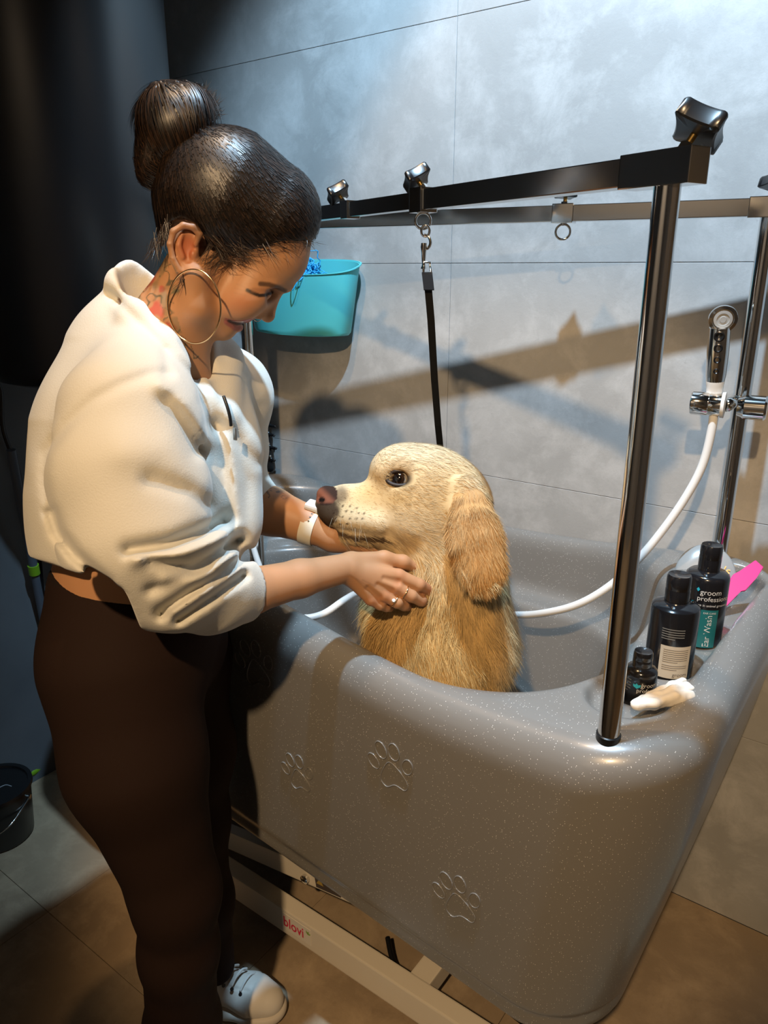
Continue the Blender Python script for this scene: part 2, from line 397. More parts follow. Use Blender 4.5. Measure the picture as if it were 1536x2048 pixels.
# ================================================================== bathtub
TX0, TX1, TY0, TY1 = -1.65, -0.150, 0.86, 1.682
def rim_front(X): u = (X + 0.47) / 0.45; return 0.915 + 0.066 * np.where(X > -0.47, u * u, 1.25 * np.tanh(0.8 * u * u))
def rim_back(X): return 0.93 + 0.03 * np.clip(np.abs(X + 1.0) / 0.6, 0, 1.2) ** 2
def rim_z(X, Y): t = sstep(0.95, 1.55, Y); return rim_front(X) * (1 - t) + rim_back(X) * t
def bot_z(X): return 0.380 - 0.10 * (X + 0.75)
def rrect(X, Y, x0, x1, y0, y1, r):
    cx, cy, hx, hy = (x0 + x1) / 2, (y0 + y1) / 2, (x1 - x0) / 2, (y1 - y0) / 2
    qx, qy = np.abs(X - cx) - (hx - r), np.abs(Y - cy) - (hy - r)
    return np.hypot(np.maximum(qx, 0), np.maximum(qy, 0)) + np.minimum(np.maximum(qx, qy), 0) - r
def smax(a, b, k): h = np.maximum(k - np.abs(a - b), 0) / k; return np.maximum(a, b) + h * h * k * 0.25
def smin(a, b, k): h = np.maximum(k - np.abs(a - b), 0) / k; return np.minimum(a, b) - h * h * k * 0.25
CUPS = [(-0.293, 1.085, 0.036), (-0.278, 1.185, 0.047), (-0.262, 1.315, 0.046), (-0.262, 1.425, 0.036)]
sd = Sdf((TX0 - .03, TY0 - .03, 0.27), (TX1 + .03, TY1 + .03, 1.03), 0.0055)
_, P = sd.all(); X, Y, Z = P[..., 0], P[..., 1], P[..., 2]
h = Z - bot_z(X)
tap = 0.095 * np.clip((0.93 - Z) / 0.55, 0, 1) ** 1.3                       # the right end draws in towards the bottom
ftap = 0.012 * np.clip((0.93 - Z) / 0.55, 0, 1)
foot = rrect(X + tap * sstep(-0.75, -0.155, X) * 1.0, Y - ftap, TX0, TX1, TY0, TY1, 0.175)
foot = foot + 0.007 * (1 - sstep(0.046, 0.054, h))                        # inset lower band
rz = rim_z(X, Y)
outer = smax(foot, Z - rz, 0.075); outer = smax(outer, -h, 0.02)
inr = 0.235 + 0.0 * X
bas = rrect(X, Y, TX0 + .085, -0.352, TY0 + .072, TY1 - .062, 0.26) + 0.02 * np.clip((rz - Z) / 0.2, 0, 1)
basin_up = smax(bas, -(Z - 0.775), 0.04)
basin_lo = smax(bas + 0.055 + 0.05 * np.clip((0.775 - Z) / 0.3, 0, 1), -(Z - 0.49), 0.10)
basin = smin(basin_up, basin_lo, 0.02)
d = smax(outer, -basin, 0.045)
# drink-holder trough along the right-hand end
a, b = np.array([-0.295, 1.04]), np.array([-0.262, 1.53]); ab = b - a
hh = np.clip(((X - a[0]) * ab[0] + (Y - a[1]) * ab[1]) / (ab @ ab), 0, 1)
tr = smax(np.hypot(X - a[0] - hh * ab[0], Y - a[1] - hh * ab[1]) - 0.060, -(Z - np.minimum(rz - 0.022, 0.918)), 0.018)
d = smax(d, -tr, 0.018)
for cx, cy, cr in CUPS:
    d = smax(d, -smax(np.hypot(X - cx, Y - cy) - cr, -(Z - rz + 0.045), 0.012), 0.008)
sd.D = d.astype(np.float32)
V, F = sd.mesh(); V = smooth_mesh(V, F, 2, 0.5)
del sd, P, X, Y, Z, h, d, outer, basin, basin_up, basin_lo, foot, bas, tr, rz
tub = empty('pet_bathtub', (-0.9, 1.27, 0.37)); tag(tub, 'large grey sparkly pet grooming bathtub with paw reliefs on its front', 'bathtub')
shell = link('shell', np_mesh('shell', V, F), M['tub'], tub)
def front_y(z): return TY0 + 0.012 * np.clip((0.93 - z) / 0.55, 0, 1)
# raised paw outlines on the front panel
def paw(px, py, s, ang):
    c = WY(px, py, 0.868); ca, sa = math.cos(R(ang)), math.sin(R(ang))
    root = None; bm = bmesh.new()
    def loop(pts):
        q = []
        for x, z in catmull(pts, 6, True):
            xx, zz = c[0] + s * (ca * x - sa * z), c[2] + s * (sa * x + ca * z); q.append((xx, front_y(zz) - 0.0008, zz))
        bm_tube(bm, q, 0.0011, 6, closed=True)
    loop([(0, 0.28), (0.42, -0.10), (0.62, -0.52), (0.42, -0.80), (0, -0.66), (-0.42, -0.80), (-0.62, -0.52), (-0.42, -0.10)])
    for tx, tz, rr, ta in ((-0.78, 0.20, 0.22, 25), (-0.30, 0.72, 0.24, 8), (0.30, 0.72, 0.24, -8), (0.78, 0.20, 0.22, -25)):
        t = R(ta); loop([(tx + math.cos(q) * rr * math.cos(t) - math.sin(q) * rr * 1.45 * math.sin(t), tz + math.cos(q) * rr * math.sin(t) + math.sin(q) * rr * 1.45 * math.cos(t)) for q in np.linspace(0, 2 * math.pi, 9)[:-1]])
    o = link('paw_relief', bm_mesh('paw_relief', bm), M['tub'], tub)
for a in ((598, 1548, 0.040, 14), (786, 1535, 0.046, 14), (915, 1800, 0.046, 16), (515, 1330, 0.050, 14)): paw(*a)

# ================================================================== lift under the tub
lift = empty('scissor_lift', (-0.9, 1.25, 0.0)); tag(lift, 'cream steel scissor lift frame under the grey tub', 'lift')
for y in (1.0, 1.52): box_obj('base_rail', (-1.00, y, 0.080), (1.16, 0.042, 0.070), M['cream'], lift, bev=0.004)
for x in (-0.66, -1.45): box_obj('cross_foot', (x, 1.26, 0.078), (0.05, 0.475, 0.05), M['cream'], lift, bev=0.004)
for x in (-0.46, -1.54):
    for y in (1.0, 1.52): lathe_obj('rubber_foot', [(0.0, 0.001), (0.024, 0.001), (0.022, 0.046), (0.0, 0.046)], (x, y, 0), (0, 0, 1), M['black'], lift, 16)
ry = Matrix.Rotation(-math.atan2(0.036, 0.218), 3, 'Y')
for y in (1.052, 1.475):
    arm = box_obj('scissor_arm', (-0.92, y, 0.198), (1.26, 0.03, 0.055), M['cream'], lift, rot=ry, bev=0.004)
    box_obj('scissor_arm', (-0.92, y + 0.032 * (1 if y < 1.2 else -1), 0.198), (1.26, 0.028, 0.055), M['black'], lift, rot=ry.inverted(), bev=0.004)
box_obj('top_frame', (-0.9, 1.27, 0.325), (1.1, 0.46, 0.03), M['black'], lift, bev=0.004)
pb = WY(613, 1755, 1.036); lathe_obj('pivot_bolt', [(0.0, 0.0), (0.010, 0.0), (0.011, 0.004), (0.011, 0.010), (0.006, 0.012), (0.0, 0.012)], pb, (0, -1, 0), M['chrome'], lift, 18)
# brand sticker on the front rail: white plate with red lettering
st = WY(592, 1852, 0.978)
box_obj('sticker', (st[0], 0.9785, 0.084), (0.090, 0.0012, 0.046), mat('sticker_white', (0.70, 0.65, 0.57), 0.4), lift)
me = text_mesh('blovi', 0.040, bold=0.0006); map_mesh(me, lambda a: np.stack([st[0] + a[:, 0] * 0.85 - 0.008, np.full(len(a), 0.9774), 0.084 + a[:, 1]], 1))
link('brand_lettering', me, mat('sticker_red', (0.62, 0.03, 0.08), 0.5), lift, smooth=False)
bm = bmesh.new()
for q in range(3):
    an = R(30 + 40 * q); c0 = Vector((st[0] + 0.036, 0.9772, 0.090)); dv = Vector((math.cos(an), 0, math.sin(an))); sv = Vector((-math.sin(an), 0, math.cos(an)))
    bm.faces.new([bm.verts.new(c0 + dv * x + sv * y) for x, y in ((0, 0), (0.006, 0.0025), (0.012, 0), (0.006, -0.0025))])
link('leaf_mark', bm_mesh('leaf_mark', bm), mat('sticker_green', (0.25, 0.40, 0.08), 0.5), lift, smooth=False)
ws = WY(655, 1773, 1.034); box_obj('warning_sticker', ws, (0.075, 0.0015, 0.030), mat('sticker_dark', (0.05, 0.035, 0.03), 0.5), lift, rot=ry)
bm = bmesh.new(); c0 = Vector((ws[0] - 0.022, 1.0325, ws[2] + 0.001))
for s_, yy in ((0.011, 0.0), ): bm.faces.new([bm.verts.new(c0 + Vector(p)) for p in ((-s_, 0, -0.009), (s_, 0, -0.007), (0, 0, 0.011))])
link('warning_triangle', bm_mesh('warning_triangle', bm), mat('sticker_yellow', (0.35, 0.24, 0.05), 0.5), lift, smooth=False)
cab = catmull([WY(775, 1875, 1.10), WY(790, 1930, 1.06), WY(830, 1960, 1.05), WY(870, 1990, 1.06), WY(960, 2060, 1.08)], 8)
tag(tube_obj('power_cable', cab, 0.006, M['black'], n=10), 'black power cable hanging below the grey tub', 'cable')

# ================================================================== chrome restraint frame
fr = empty('grooming_rack', (-0.27, 0.9, 0.90)); tag(fr, 'chrome grooming arm frame with posts and square bars over the tub', 'rack')
PF, PB, PL = (-0.282, 0.917), (-0.300, 1.585), (-1.47, 1.40)
ZB = 1.655
def post(p, zb, r): lathe_obj('post', [(0, zb - 0.05), (r, zb - 0.05), (r, ZB - 0.012), (0, ZB - 0.012)], (p[0], p[1], 0), (0, 0, 1), M['chrome'], fr, 40)
post(PF, 0.93, 0.0150); post(PB, 0.96, 0.0150); post(PL, 0.80, 0.0150)
lathe_obj('post_collar', [(0.0150, -0.012), (0.0172, -0.012), (0.0172, 0.001), (0.0150, 0.002)], (PF[0], PF[1], 0.9275), (0, 0, 1), M['black'], fr, 32)
def bar(a, b, t0, t1, hw, hh, name='bar', m=M['chrome_dark']):
    a, b = np.array(a), np.array(b); p0, p1 = a + (b - a) * t0, a + (b - a) * t1; d = b - a; L = np.linalg.norm(p1 - p0); c = (p0 + p1) / 2
    return box_obj(name, (c[0], c[1], ZB), (L, 2 * hw, 2 * hh), m, fr, rot=Matrix.Rotation(math.atan2(d[1], d[0]), 3, 'Z'), bev=0.0015)
def knob(base, axis, s=1.0):
    a, b, d = frame_along(axis); B = Vector(base)
    lathe_obj('knob_bolt', [(0, -0.012), (0.004, -0.012), (0.004, 0.022 * s), (0, 0.022 * s)], base, axis, M['brass'], fr, 12)
    lathe_obj('lock_nut', [(0, -0.004), (0.0075, -0.004), (0.0075, 0.004), (0, 0.004)], base, axis, M['chrome'], fr, 6)
    bm = bmesh.new(); n = 64; rings = []
    for hgt, sc in ((0.013, 0.35), (0.013, 0.92), (0.0145, 1.0), (0.027, 1.0), (0.030, 0.93), (0.0305, 0.4)):
        ring = []
        for k in range(n):
            th = 2 * math.pi * k / n; r = min(0.0275, 0.0330 / (abs(math.cos(th)) ** 0.74 + abs(math.sin(th)) ** 0.74) ** (1 / 0.74)) * sc * s
            ring.append(bm.verts.new(B + d * hgt * s + (a * math.cos(th) + b * math.sin(th)) * r))
        rings.append(ring)
    for r0, r1 in zip(rings[:-1], rings[1:]):
        for k in range(n): bm.faces.new((r0[k], r0[(k + 1) % n], r1[(k + 1) % n], r1[k]))
    bm.faces.new(rings[0][::-1]); bm.faces.new(rings[-1])
    o = link('clamp_knob', bm_mesh('clamp_knob', bm), M['black'], fr); sharp(o, 42)
def on(a, b, t, dz=0.0): return (a[0] + (b[0] - a[0]) * t, a[1] + (b[1] - a[1]) * t, ZB + dz)
bar(PF, PL, -0.024, 0.38, 0.014, 0.0155); bar(PF, PL, 0.36, 1.0, 0.0115, 0.013)
bar(PF, PL, -0.030, 0.045, 0.0165, 0.0185, 'end_sleeve', M['chrome'])
bar(PF, PL, 0.362, 0.388, 0.017, 0.019, 'slide_collar', M['chrome'])
bar(PF, PL, 0.555, 0.575, 0.0145, 0.016, 'slide_collar', M['chrome'])
bar(PB, PL, -0.03, 1.0, 0.0135, 0.0155, m=M['chrome_dark']); bar(PB, PL, -0.04, 0.03, 0.0165, 0.018, 'end_sleeve', M['chrome'])
bar(PB, PL, 0.298, 0.334, 0.0165, 0.0185, 'slide_collar', M['chrome'])
knob(on(PF, PL, -0.014, 0.0185), (0.30, 0.45, 0.75), 1.25)
knob(on(PF, PL, 0.375, 0.018), (-0.62, -0.02, 0.75), 1.0)
knob(on(PF, PL, 0.585, 0.016), (-0.62, -0.02, 0.75), 1.0)
knob(on(PB, PL, 0.0, 0.018), (0.1, 0.3, 0.9), 1.1); knob(on(PB, PL, 0.316, 0.018), (0, 0.1, 1), 0.9)
def ring(name, c, axis, rr, r, parent, m, n=28, sx=1.0):
    a, b, d = frame_along(axis); pts = [Vector(c) + a * math.cos(t) * rr * sx + b * math.sin(t) * rr for t in np.linspace(0, 2 * math.pi, n, endpoint=False)]
    return tube_obj(name, pts, r, m, parent, 8, closed=True)
view = ray(1000, 440); view = view / np.linalg.norm(view)
c0 = on(PB, PL, 0.316, -0.0345); ring('tie_ring', c0, view, 0.0145, 0.0026, fr, M['chrome'])
tube_obj('ring_stem', [(c0[0], c0[1], ZB - 0.017), (c0[0], c0[1], ZB - 0.023)], 0.004, M['chrome'], fr, 10)
c1 = on(PF, PL, 0.375, -0.031); ring('tie_ring', c1, view, 0.0125, 0.0024, fr, M['chrome'])

# leash: swivel clip, chrome buckle loop, black strap down to the collar
ls = empty('dog_leash', c1); tag(ls, 'black grooming leash with chrome swivel clip hanging from the bar', 'leash')
tc = proj(np.array(c1))[2]
def L(px, py, t=tc): return W(px, py, t)
cl = L(851, 462); ring('swivel_ring', cl, view, 0.0085, 0.0022, ls, M['chrome'], sx=0.8)
hk = catmull([L(848, 470), L(858, 474), L(861, 487), L(855, 497), L(847, 494)], 6); tube_obj('snap_hook', hk, 0.0026, M['chrome'], ls, 8)
lathe_obj('hook_body', [(0, 0), (0.0045, 0.0), (0.0055, 0.006), (0.004, 0.016), (0.003, 0.035), (0.005, 0.040), (0, 0.042)], L(848, 486), (0, 0, -1), M['chrome'], ls, 14)
bm = bmesh.new(); bm_tube(bm, [L(847, 524), L(860, 525), L(862, 549), L(847, 549)], 0.0024, 8, closed=True); link('buckle_loop', bm_mesh('buckle_loop', bm), M['chrome'], ls)
def strap(name, pts, hw, th, side, m, parent):
    bm = bmesh.new(); pr = None; s = Vector(side).normalized()
    for i, p in enumerate(pts):
        p = Vector(p); d = Vector(pts[min(i + 1, len(pts) - 1)]) - Vector(pts[max(i - 1, 0)]); nn = d.cross(s).normalized()
        q = [bm.verts.new(p + s * a + nn * b) for a, b in ((-hw, -th), (hw, -th), (hw, th), (-hw, th))]
        if pr:
            for k in range(4): bm.faces.new((pr[k], pr[(k + 1) % 4], q[(k + 1) % 4], q[k]))
        else: bm.faces.new(q[::-1])
        pr = q
    bm.faces.new(pr); return link(name, bm_mesh(name, bm), m, parent, smooth=False)
side = np.array([_cy, _sy, 0.0])
strap('stitched_end', [L(854, 545), L(858, 580)], 0.0085, 0.0022, side, M['black_matte'], ls)
strap('strap', [L(855, 560), L(862, 640, tc + .03), L(869, 760, tc + .09), L(876, 850, tc + .16), L(880, 890, tc + .20), L(890, 960, tc + .24), L(905, 1060, tc + .25)], 0.0062, 0.0012, side, M['black_matte'], ls)
# ================================================================== the woman
SKIN = np.array([0.475, 0.24, 0.118])
woman = empty('person', WZ(380, 2060, 0.0)); tag(woman, 'person in cream sweatshirt and brown leggings leaning over the tub, holding the dog', 'person')
M['skin'] = mat('skin', (0.6, 0.35, 0.22), 0.52, sss=0.12, tint=True, bump=(700, 0.08, 0.0006))
M['hair'] = mat('dark_brown_hair', (0.018, 0.010, 0.007), 0.42, tint=True, spec=0.5)
M['fleece'] = mat('cream_fleece', (0.63, 0.615, 0.56), 0.9, bump=(420, 0.35, 0.0012), sheen=0.25)
M['legging'] = mat('brown_knit', (0.050, 0.026, 0.020), 0.8, tint=True, spec=0.12, bump=(900, 0.25, 0.0006))

H = Frame(470, 480, 1.06); hm = H.m
def head_grid(): return Sdf((236, 236, -122), (664, 800, 122), 2.2)
CS = ((0, 0, 1), 0.86)
def cranium(s, g=0.0, k=10):
    s.cap((455, 395, 0), (532, 432, 0), 129 + g, 108 + g, k=k, squash=CS)
    s.ell((440, 385, 0), (122 + g, 118 + g, 104 + g), k=k)
hd = head_grid(); cranium(hd, -6)
S2 = lambda f, *a, **kw: [f(*[(q[0], q[1], q[2] * sg) if isinstance(q, tuple) and len(q) == 3 else q for q in a], **kw) for sg in (1, -1)]
hd.ell((546, 508, 0), (76, 80, 78), k=25)                                   # forehead
hd.ell((500, 575, 0), (60, 62, 74), k=30)                                   # mid face
S2(lambda c: hd.ell(c, (44, 38, 30), k=26), (478, 606, 46))                 # cheeks
S2(lambda c: hd.ell(c, (30, 20, 22), k=20), (500, 598, 52))                 # cheekbones
hd.ell((478, 620, 0), (33, 33, 40), k=20)                                   # mouth mound
hd.ell((446, 658, 0), (25, 28, 30), k=22)                                   # chin
S2(lambda a, b: hd.cap(a, b, 25, 27, k=25), (444, 652, 12), (392, 612, 62)) # jaw
S2(lambda a, b: hd.cap(a, b, 27, 30, k=25), (392, 612, 62), (392, 545, 72))
hd.cap((405, 540, 0), (340, 650, 0), 76, 76, k=30, squash=((0, 0, 1), 0.9)) # neck
hd.cap((340, 650, 0), (310, 790, 0), 76, 84, k=30)
hd.cap((362, 650, 0), (380, 770, 0), 42, 40, k=30)                          # throat towards the chest
S2(lambda a, b: hd.cap(a, b, 15, 9, k=14), (540, 569, 46), (578, 577, 14))  # brow ridge
S2(lambda c: hd.ell(c, (22, 15, 20), k=16, op='sub'), (543, 590, 40))       # eye hollow
S2(lambda c: hd.ell(c, (20, 14, 16), k=8), (524, 588, 40))                  # eye ball and lids
hd.cap((556, 586, 0), (540, 634, 0), 9, 13, k=12)                           # nose
hd.cap((536, 590, 0), (522, 622, 0), 17, 20, k=14)
hd.ell((539, 640, 0), (12, 12, 13), k=8)
S2(lambda c: hd.ell(c, (12, 10, 8), k=7), (521, 633, 14))                   # nostril wings
S2(lambda c: hd.ell(c, (5, 3.5, 3.5), k=3, op='sub'), (517, 643, 9))
S2(lambda a, b: hd.cap(a, b, 3, 2, k=9, op='sub'), (512, 612, 27), (486, 632, 40))  # smile fold
hd.cap((498, 642, 0), (492, 643, 14), 6.5, 6, k=6); hd.cap((498, 642, 0), (492, 643, -14), 6.5, 6, k=6)
S2(lambda a, b: hd.cap(a, b, 6, 3.5, k=6), (492, 643, 14), (457, 638, 46))  # upper lip
S2(lambda a, b: hd.cap(a, b, 7.5, 6.5, k=6), (478, 662, 0), (474, 660, 14))
S2(lambda a, b: hd.cap(a, b, 6.5, 3, k=6), (474, 660, 14), (453, 644, 45))  # lower lip
S2(lambda a, b: hd.cap(a, b, 4.2, 1.6, k=2.5, op='sub'), (492, 653, 0), (456, 641, 48))  # open mouth
S2(lambda a, b: hd.cap(a, b, 5.0, 3.5, k=2, op='sub'), (484, 650, 0), (468, 646, 30))
S2(lambda a, b: hd.cap(a, b, 3.4, 2.0, k=1), (483, 645.5, 0), (462, 640, 38))            # teeth
# ears
for sg in (1, -1):
    hd.ell((375, 499, 82 * sg), (27, 45, 13), axes=((0.98, 0.12, 0.1 * sg), (-0.12, 0.98, 0), (-0.1 * sg, 0, 1)), k=12)
    hd.ell((380, 494, 96 * sg), (17, 29, 11), k=5, op='sub')
    helix = [(396, 488, 90), (404, 470, 94), (392, 456, 97), (374, 453, 98), (356, 464, 98), (349, 488, 98), (353, 515, 96), (364, 538, 92)]
    hd.chain([(a, b, c * sg) for a, b, c in helix], [5, 6, 6.5, 6.5, 6.5, 6, 6, 7], k=3)
    hd.chain([(371, 470, 90 * sg), (365, 490, 90 * sg), (372, 512, 90 * sg)], [4, 4.5, 5], k=4)
    hd.ell((371, 541, 86 * sg), (11, 15, 7), k=6)
    hd.ell((391, 508, 90 * sg), (6, 9, 6), k=5)
V, F = hd.mesh(); V = smooth_mesh(V, F, 1, 0.4)
a, b, c = V[:, 0], V[:, 1], V[:, 2]; ac = np.abs(c)
col = np.tile(SKIN, (len(V), 1))
Pn = V / 100.0
col = mix(col, SKIN * np.array([1.12, 0.82, 0.80]), 0.55 * np.exp(-(((a - 482) / 34) ** 2 + ((b - 604) / 26) ** 2)) * (ac > 20))
col = mix(col, SKIN * 0.86, np.clip(vnoise(Pn, 6, 3), 0, 1) * 0.35)
front = (ac < 66)
brow = poly_dist(a, b, [(520, 566), (538, 568), (556, 575), (572, 583)]); tb = sstep(7.0, 2.5, brow) * (ac > 8)
col = mix(col, (0.045, 0.022, 0.014), 0.85 * tb)
lash = poly_dist(a, b, [(494, 578), (506, 584), (518, 589), (532, 589), (545, 586)]); col = mix(col, (0.012, 0.007, 0.005), 0.97 * sstep(5.4, 2.0, lash) * (ac > 18))
shade = poly_dist(a, b, [(506, 578), (530, 580), (546, 579)]); col = mix(col, SKIN * np.array([0.55, 0.45, 0.42]), 0.55 * sstep(8, 2, shade) * (ac > 18))
for q in ([(470, 574), (492, 580)], [(468, 583), (490, 588)], [(474, 566), (492, 574)]):
    col = mix(col, SKIN * 0.7, 0.22 * sstep(2.6, 0.6, poly_dist(a, b, q)) * (ac > 30))
lips = np.minimum(poly_dist(a, b, [(500, 643), (492, 645), (474, 641), (456, 638)]), poly_dist(a, b, [(480, 662), (472, 660), (454, 644)]))
col = mix(col, (0.36, 0.085, 0.075), 0.85 * sstep(9, 4, lips) * (ac < 58))
mo = poly_dist(a, b, [(490, 652), (474, 650), (458, 642)]); inside = sstep(4.5, 2.5, mo) * (ac < 56); col = mix(col, (0.05, 0.012, 0.01), inside)
col = mix(col, (0.72, 0.66, 0.58), sstep(4.0, 2.5, poly_dist(a, b, [(484, 646), (462, 640)])) * sstep(649, 646, b + (484 - a) * 0.25) * (ac < 50))
earc = np.exp(-(((a - 380) / 17) ** 2 + ((b - 494) / 28) ** 2)) * (ac > 70); col = mix(col, SKIN * np.array([0.85, 0.45, 0.40]), np.clip(1.1 * earc, 0, 0.85))
# hair roots on the scalp edge and behind the ear
HAIRLINE = [(655, 476), (632, 484), (600, 486), (572, 488), (548, 492), (524, 503), (496, 508), (468, 512), (446, 524), (430, 520), (418, 498), (410, 470), (398, 448), (372, 440), (352, 446), (338, 472), (330, 500), (312, 512), (292, 512), (268, 500)]
HPOLY = HAIRLINE + [(200, 480), (200, 150), (700, 150), (700, 470)]
sgn = np.where(in_poly(a, b, HPOLY), -1.0, 1.0); hdist = sgn * poly_dist(a, b, HAIRLINE)
streak = 0.5 + 0.5 * vnoise(np.stack([a * 0.02, b * 0.22, c * 0.05], 1), 1.0, 5)
col = mix(col, (0.035, 0.018, 0.012), sstep(24, -2, hdist) * (0.25 + 0.75 * streak) * (b < 560))
# flower tattoo on the neck
neck = in_poly(a, b, [(240, 560), (285, 500), (345, 500), (372, 560), (352, 600), (365, 660), (400, 720), (330, 720)]) * (c > -20)
fl1 = sum(np.exp(-(((a - x) / r) ** 2 + ((b - y) / r) ** 2)) for x, y, r in ((306, 528, 19), (298, 558, 17), (318, 615, 17), (338, 652, 17), (280, 566, 13), (348, 690, 15), (328, 575, 9)))
wv = vnoise(Pn, 9, 11); ln = np.abs(vnoise(Pn * np.array([1.0, 1.0, 0.5]), 7, 21))
col = mix(col, (0.50, 0.085, 0.055), np.clip(sstep(0.35, 0.75, fl1 + 0.25 * wv), 0, 1) * 0.9 * neck)
gr = sstep(0.14, 0.03, ln) * (1 - sstep(0.3, 0.6, fl1)) + sstep(0.05, 0.01, ln) * 0.8
col = mix(col, (0.075, 0.075, 0.045), np.clip(gr, 0, 1) * 0.85 * neck)
col = mix(col, (0.17, 0.15, 0.08), np.clip(sstep(0.15, 0.5, vnoise(Pn, 5, 33)), 0, 1) * 0.5 * neck)
parts_V = [H.pts(V)]; parts_F = [F[:, ::-1]]; parts_C = [col]

def add_skin(s, colfn=None, it=1):
    V, F = s.mesh(); V = smooth_mesh(V, F, it, 0.4); cc = np.tile(SKIN, (len(V), 1))
    cc = mix(cc, SKIN * 0.85, np.clip(vnoise(V, 40, 2), 0, 1) * 0.3)
    if colfn is not None: cc = colfn(V, cc)
    parts_V.append(V); parts_F.append(F); parts_C.append(cc)
# near forearm and hand
wr_ = [W(395, 1188, 1.05), W(500, 1182, 1.11), W(600, 1157, 1.17), W(690, 1136, 1.222)]
KN = [W(797, 1152, 1.252), W(790, 1174, 1.247), W(768, 1190, 1.243), W(741, 1199, 1.240)]
g = grid_for(wr_ + KN + [W(870, 1100, 1.31), W(870, 1215, 1.31)], 0.06, 0.0016)
g.chain(wr_, [0.040, 0.0345, 0.0292, 0.0235], k=0.01)
for K_, rr in zip(KN, (0.0120, 0.0118, 0.0112, 0.0100)):
    st_ = wr_[3] + (K_ - wr_[3]) * 0.10; g.cap(st_, K_, 0.0165, rr, k=0.010)
g.cap(W(700, 1125, 1.235), W(770, 1150, 1.262), 0.016, 0.013, k=0.012)
g.cap(W(705, 1150, 1.24), W(755, 1180, 1.258), 0.016, 0.012, k=0.012)
FING = [
    ([KN[0], W(838, 1170, 1.262), W(858, 1181, 1.285), W(866, 1188, 1.312)], [0.0118, 0.0108, 0.0098, 0.008]),
    ([KN[1], W(822, 1192, 1.256), W(842, 1201, 1.272), W(852, 1207, 1.300)], [0.0115, 0.0104, 0.0096, 0.008]),
    ([KN[2], W(794, 1205, 1.250), W(808, 1211, 1.266), W(818, 1214, 1.295)], [0.0108, 0.0098, 0.0090, 0.0075]),
    ([KN[3], W(760, 1210, 1.248), W(772, 1214, 1.262), W(780, 1216, 1.288)], [0.0095, 0.0086, 0.0080, 0.007])]
fmask = []
for pts, rr in FING: g.chain(pts, rr, k=0.0035)
g.chain([W(708, 1124, 1.236), W(768, 1117, 1.262), W(806, 1124, 1.274), W(832, 1136, 1.290)], [0.0165, 0.0125, 0.0112, 0.0080], k=0.008)
g.chain([wr_[3] + (KN[1] - wr_[3]) * .35, KN[1]], [0.004, 0.0035], k=0.006)
for q0, q1 in ((KN[0], KN[1]), (KN[1], KN[2]), (KN[2], KN[3])):   # valleys between the knuckles
    m_ = (q0 + q1) / 2; out = CAMP - m_; out /= np.linalg.norm(out); bk = (wr_[3] - m_); bk /= np.linalg.norm(bk)
    g.cap(m_ + out * 0.0145 - bk * 0.004, m_ + out * 0.0165 + bk * 0.022, 0.0042, 0.002, k=0.006, op='sub')
def handcol(V, cc):
    px, py, dp = proj(V)
    for K_ in KN:
        dd = np.linalg.norm(V - K_, axis=1); cc = mix(cc, SKIN * np.array([1.05, 0.80, 0.74]), 0.5 * sstep(0.02, 0.008, dd))
    cc = mix(cc, SKIN * np.array([0.95, 0.62, 0.55]), 0.6 * sstep(835, 865, px))
    for q in ([(700, 1150), (735, 1172)], [(712, 1158), (745, 1190)], [(725, 1160), (765, 1180)]):
        cc = mix(cc, SKIN * 0.66, 0.5 * sstep(3, 0.8, poly_dist(px, py, q)))
    return cc
add_skin(g, handcol)
# far forearm and hand, cupped under the dog's jaw
fa = [W(430, 985, 1.36), W(540, 1022, 1.365), W(622, 1050, 1.352)]
g = grid_for(fa + [W(800, 1120, 1.42), W(690, 1060, 1.30)], 0.06, 0.0022)
g.chain(fa, [0.050, 0.0440, 0.0330], k=0.01)
g.chain([fa[2], W(668, 1072, 1.345), W(705, 1086, 1.345)], [0.031, 0.027, 0.020], k=0.015)
for i, (x, y, t) in enumerate(((778, 1098, 1.335), (786, 1102, 1.355), (782, 1104, 1.375), (766, 1102, 1.393))):
    g.chain([W(700, 1086, 1.335 + 0.016 * i), W(745, 1100, 1.335 + 0.019 * i), W(x, y, t)], [0.012, 0.0105, 0.0085], k=0.004)
g.chain([W(650, 1060, 1.37), W(690, 1050, 1.405), W(725, 1040, 1.42)], [0.016, 0.012, 0.009], k=0.006)
def farcol(V, cc):
    px, py, dp = proj(V)
    ink = sstep(0.12, 0.03, np.abs(vnoise(V, 95, 4))) * in_poly(px, py, [(524, 962), (575, 985), (574, 1003), (525, 994)])
    return mix(cc, (0.06, 0.05, 0.05), 0.8 * ink)
add_skin(g, farcol)
# torso, legs and upper arms under the clothes
tors = [W(318, 700, 1.12), W(310, 850, 1.14), W(272, 1060, 1.17), W(262, 1160, 1.20), W(262, 1290, 1.23)]
LEGN = [W(243, 1335, 1.17), W(272, 1520, 1.17), W(352, 1785, 1.23), W(358, 1900, 1.27), W(365, 2048, 1.355), W(370, 2190, 1.405)]
LEGF = [W(335, 1325, 1.39), W(372, 1500, 1.45), W(388, 1640, 1.50), W(405, 1800, 1.56), W(432, 1930, 1.62)]
g = grid_for(tors + LEGN + LEGF + [W(262, 835, 1.0), W(480, 985, 1.36)], 0.2, 0.009)
g.chain(tors, [0.05, 0.09, 0.10, 0.112, 0.11], k=0.03)
g.chain(LEGN, [0.10, 0.085, 0.055, 0.050, 0.050, 0.032], k=0.03); g.chain(LEGF, [0.09, 0.07, 0.05, 0.045, 0.03], k=0.03)
g.chain([tors[1], W(262, 835, 1.0), W(290, 1075, .985), W(395, 1188, 1.05), W(470, 1180, 1.095)], [0.06, 0.06, 0.045, 0.04, 0.032], k=0.03)
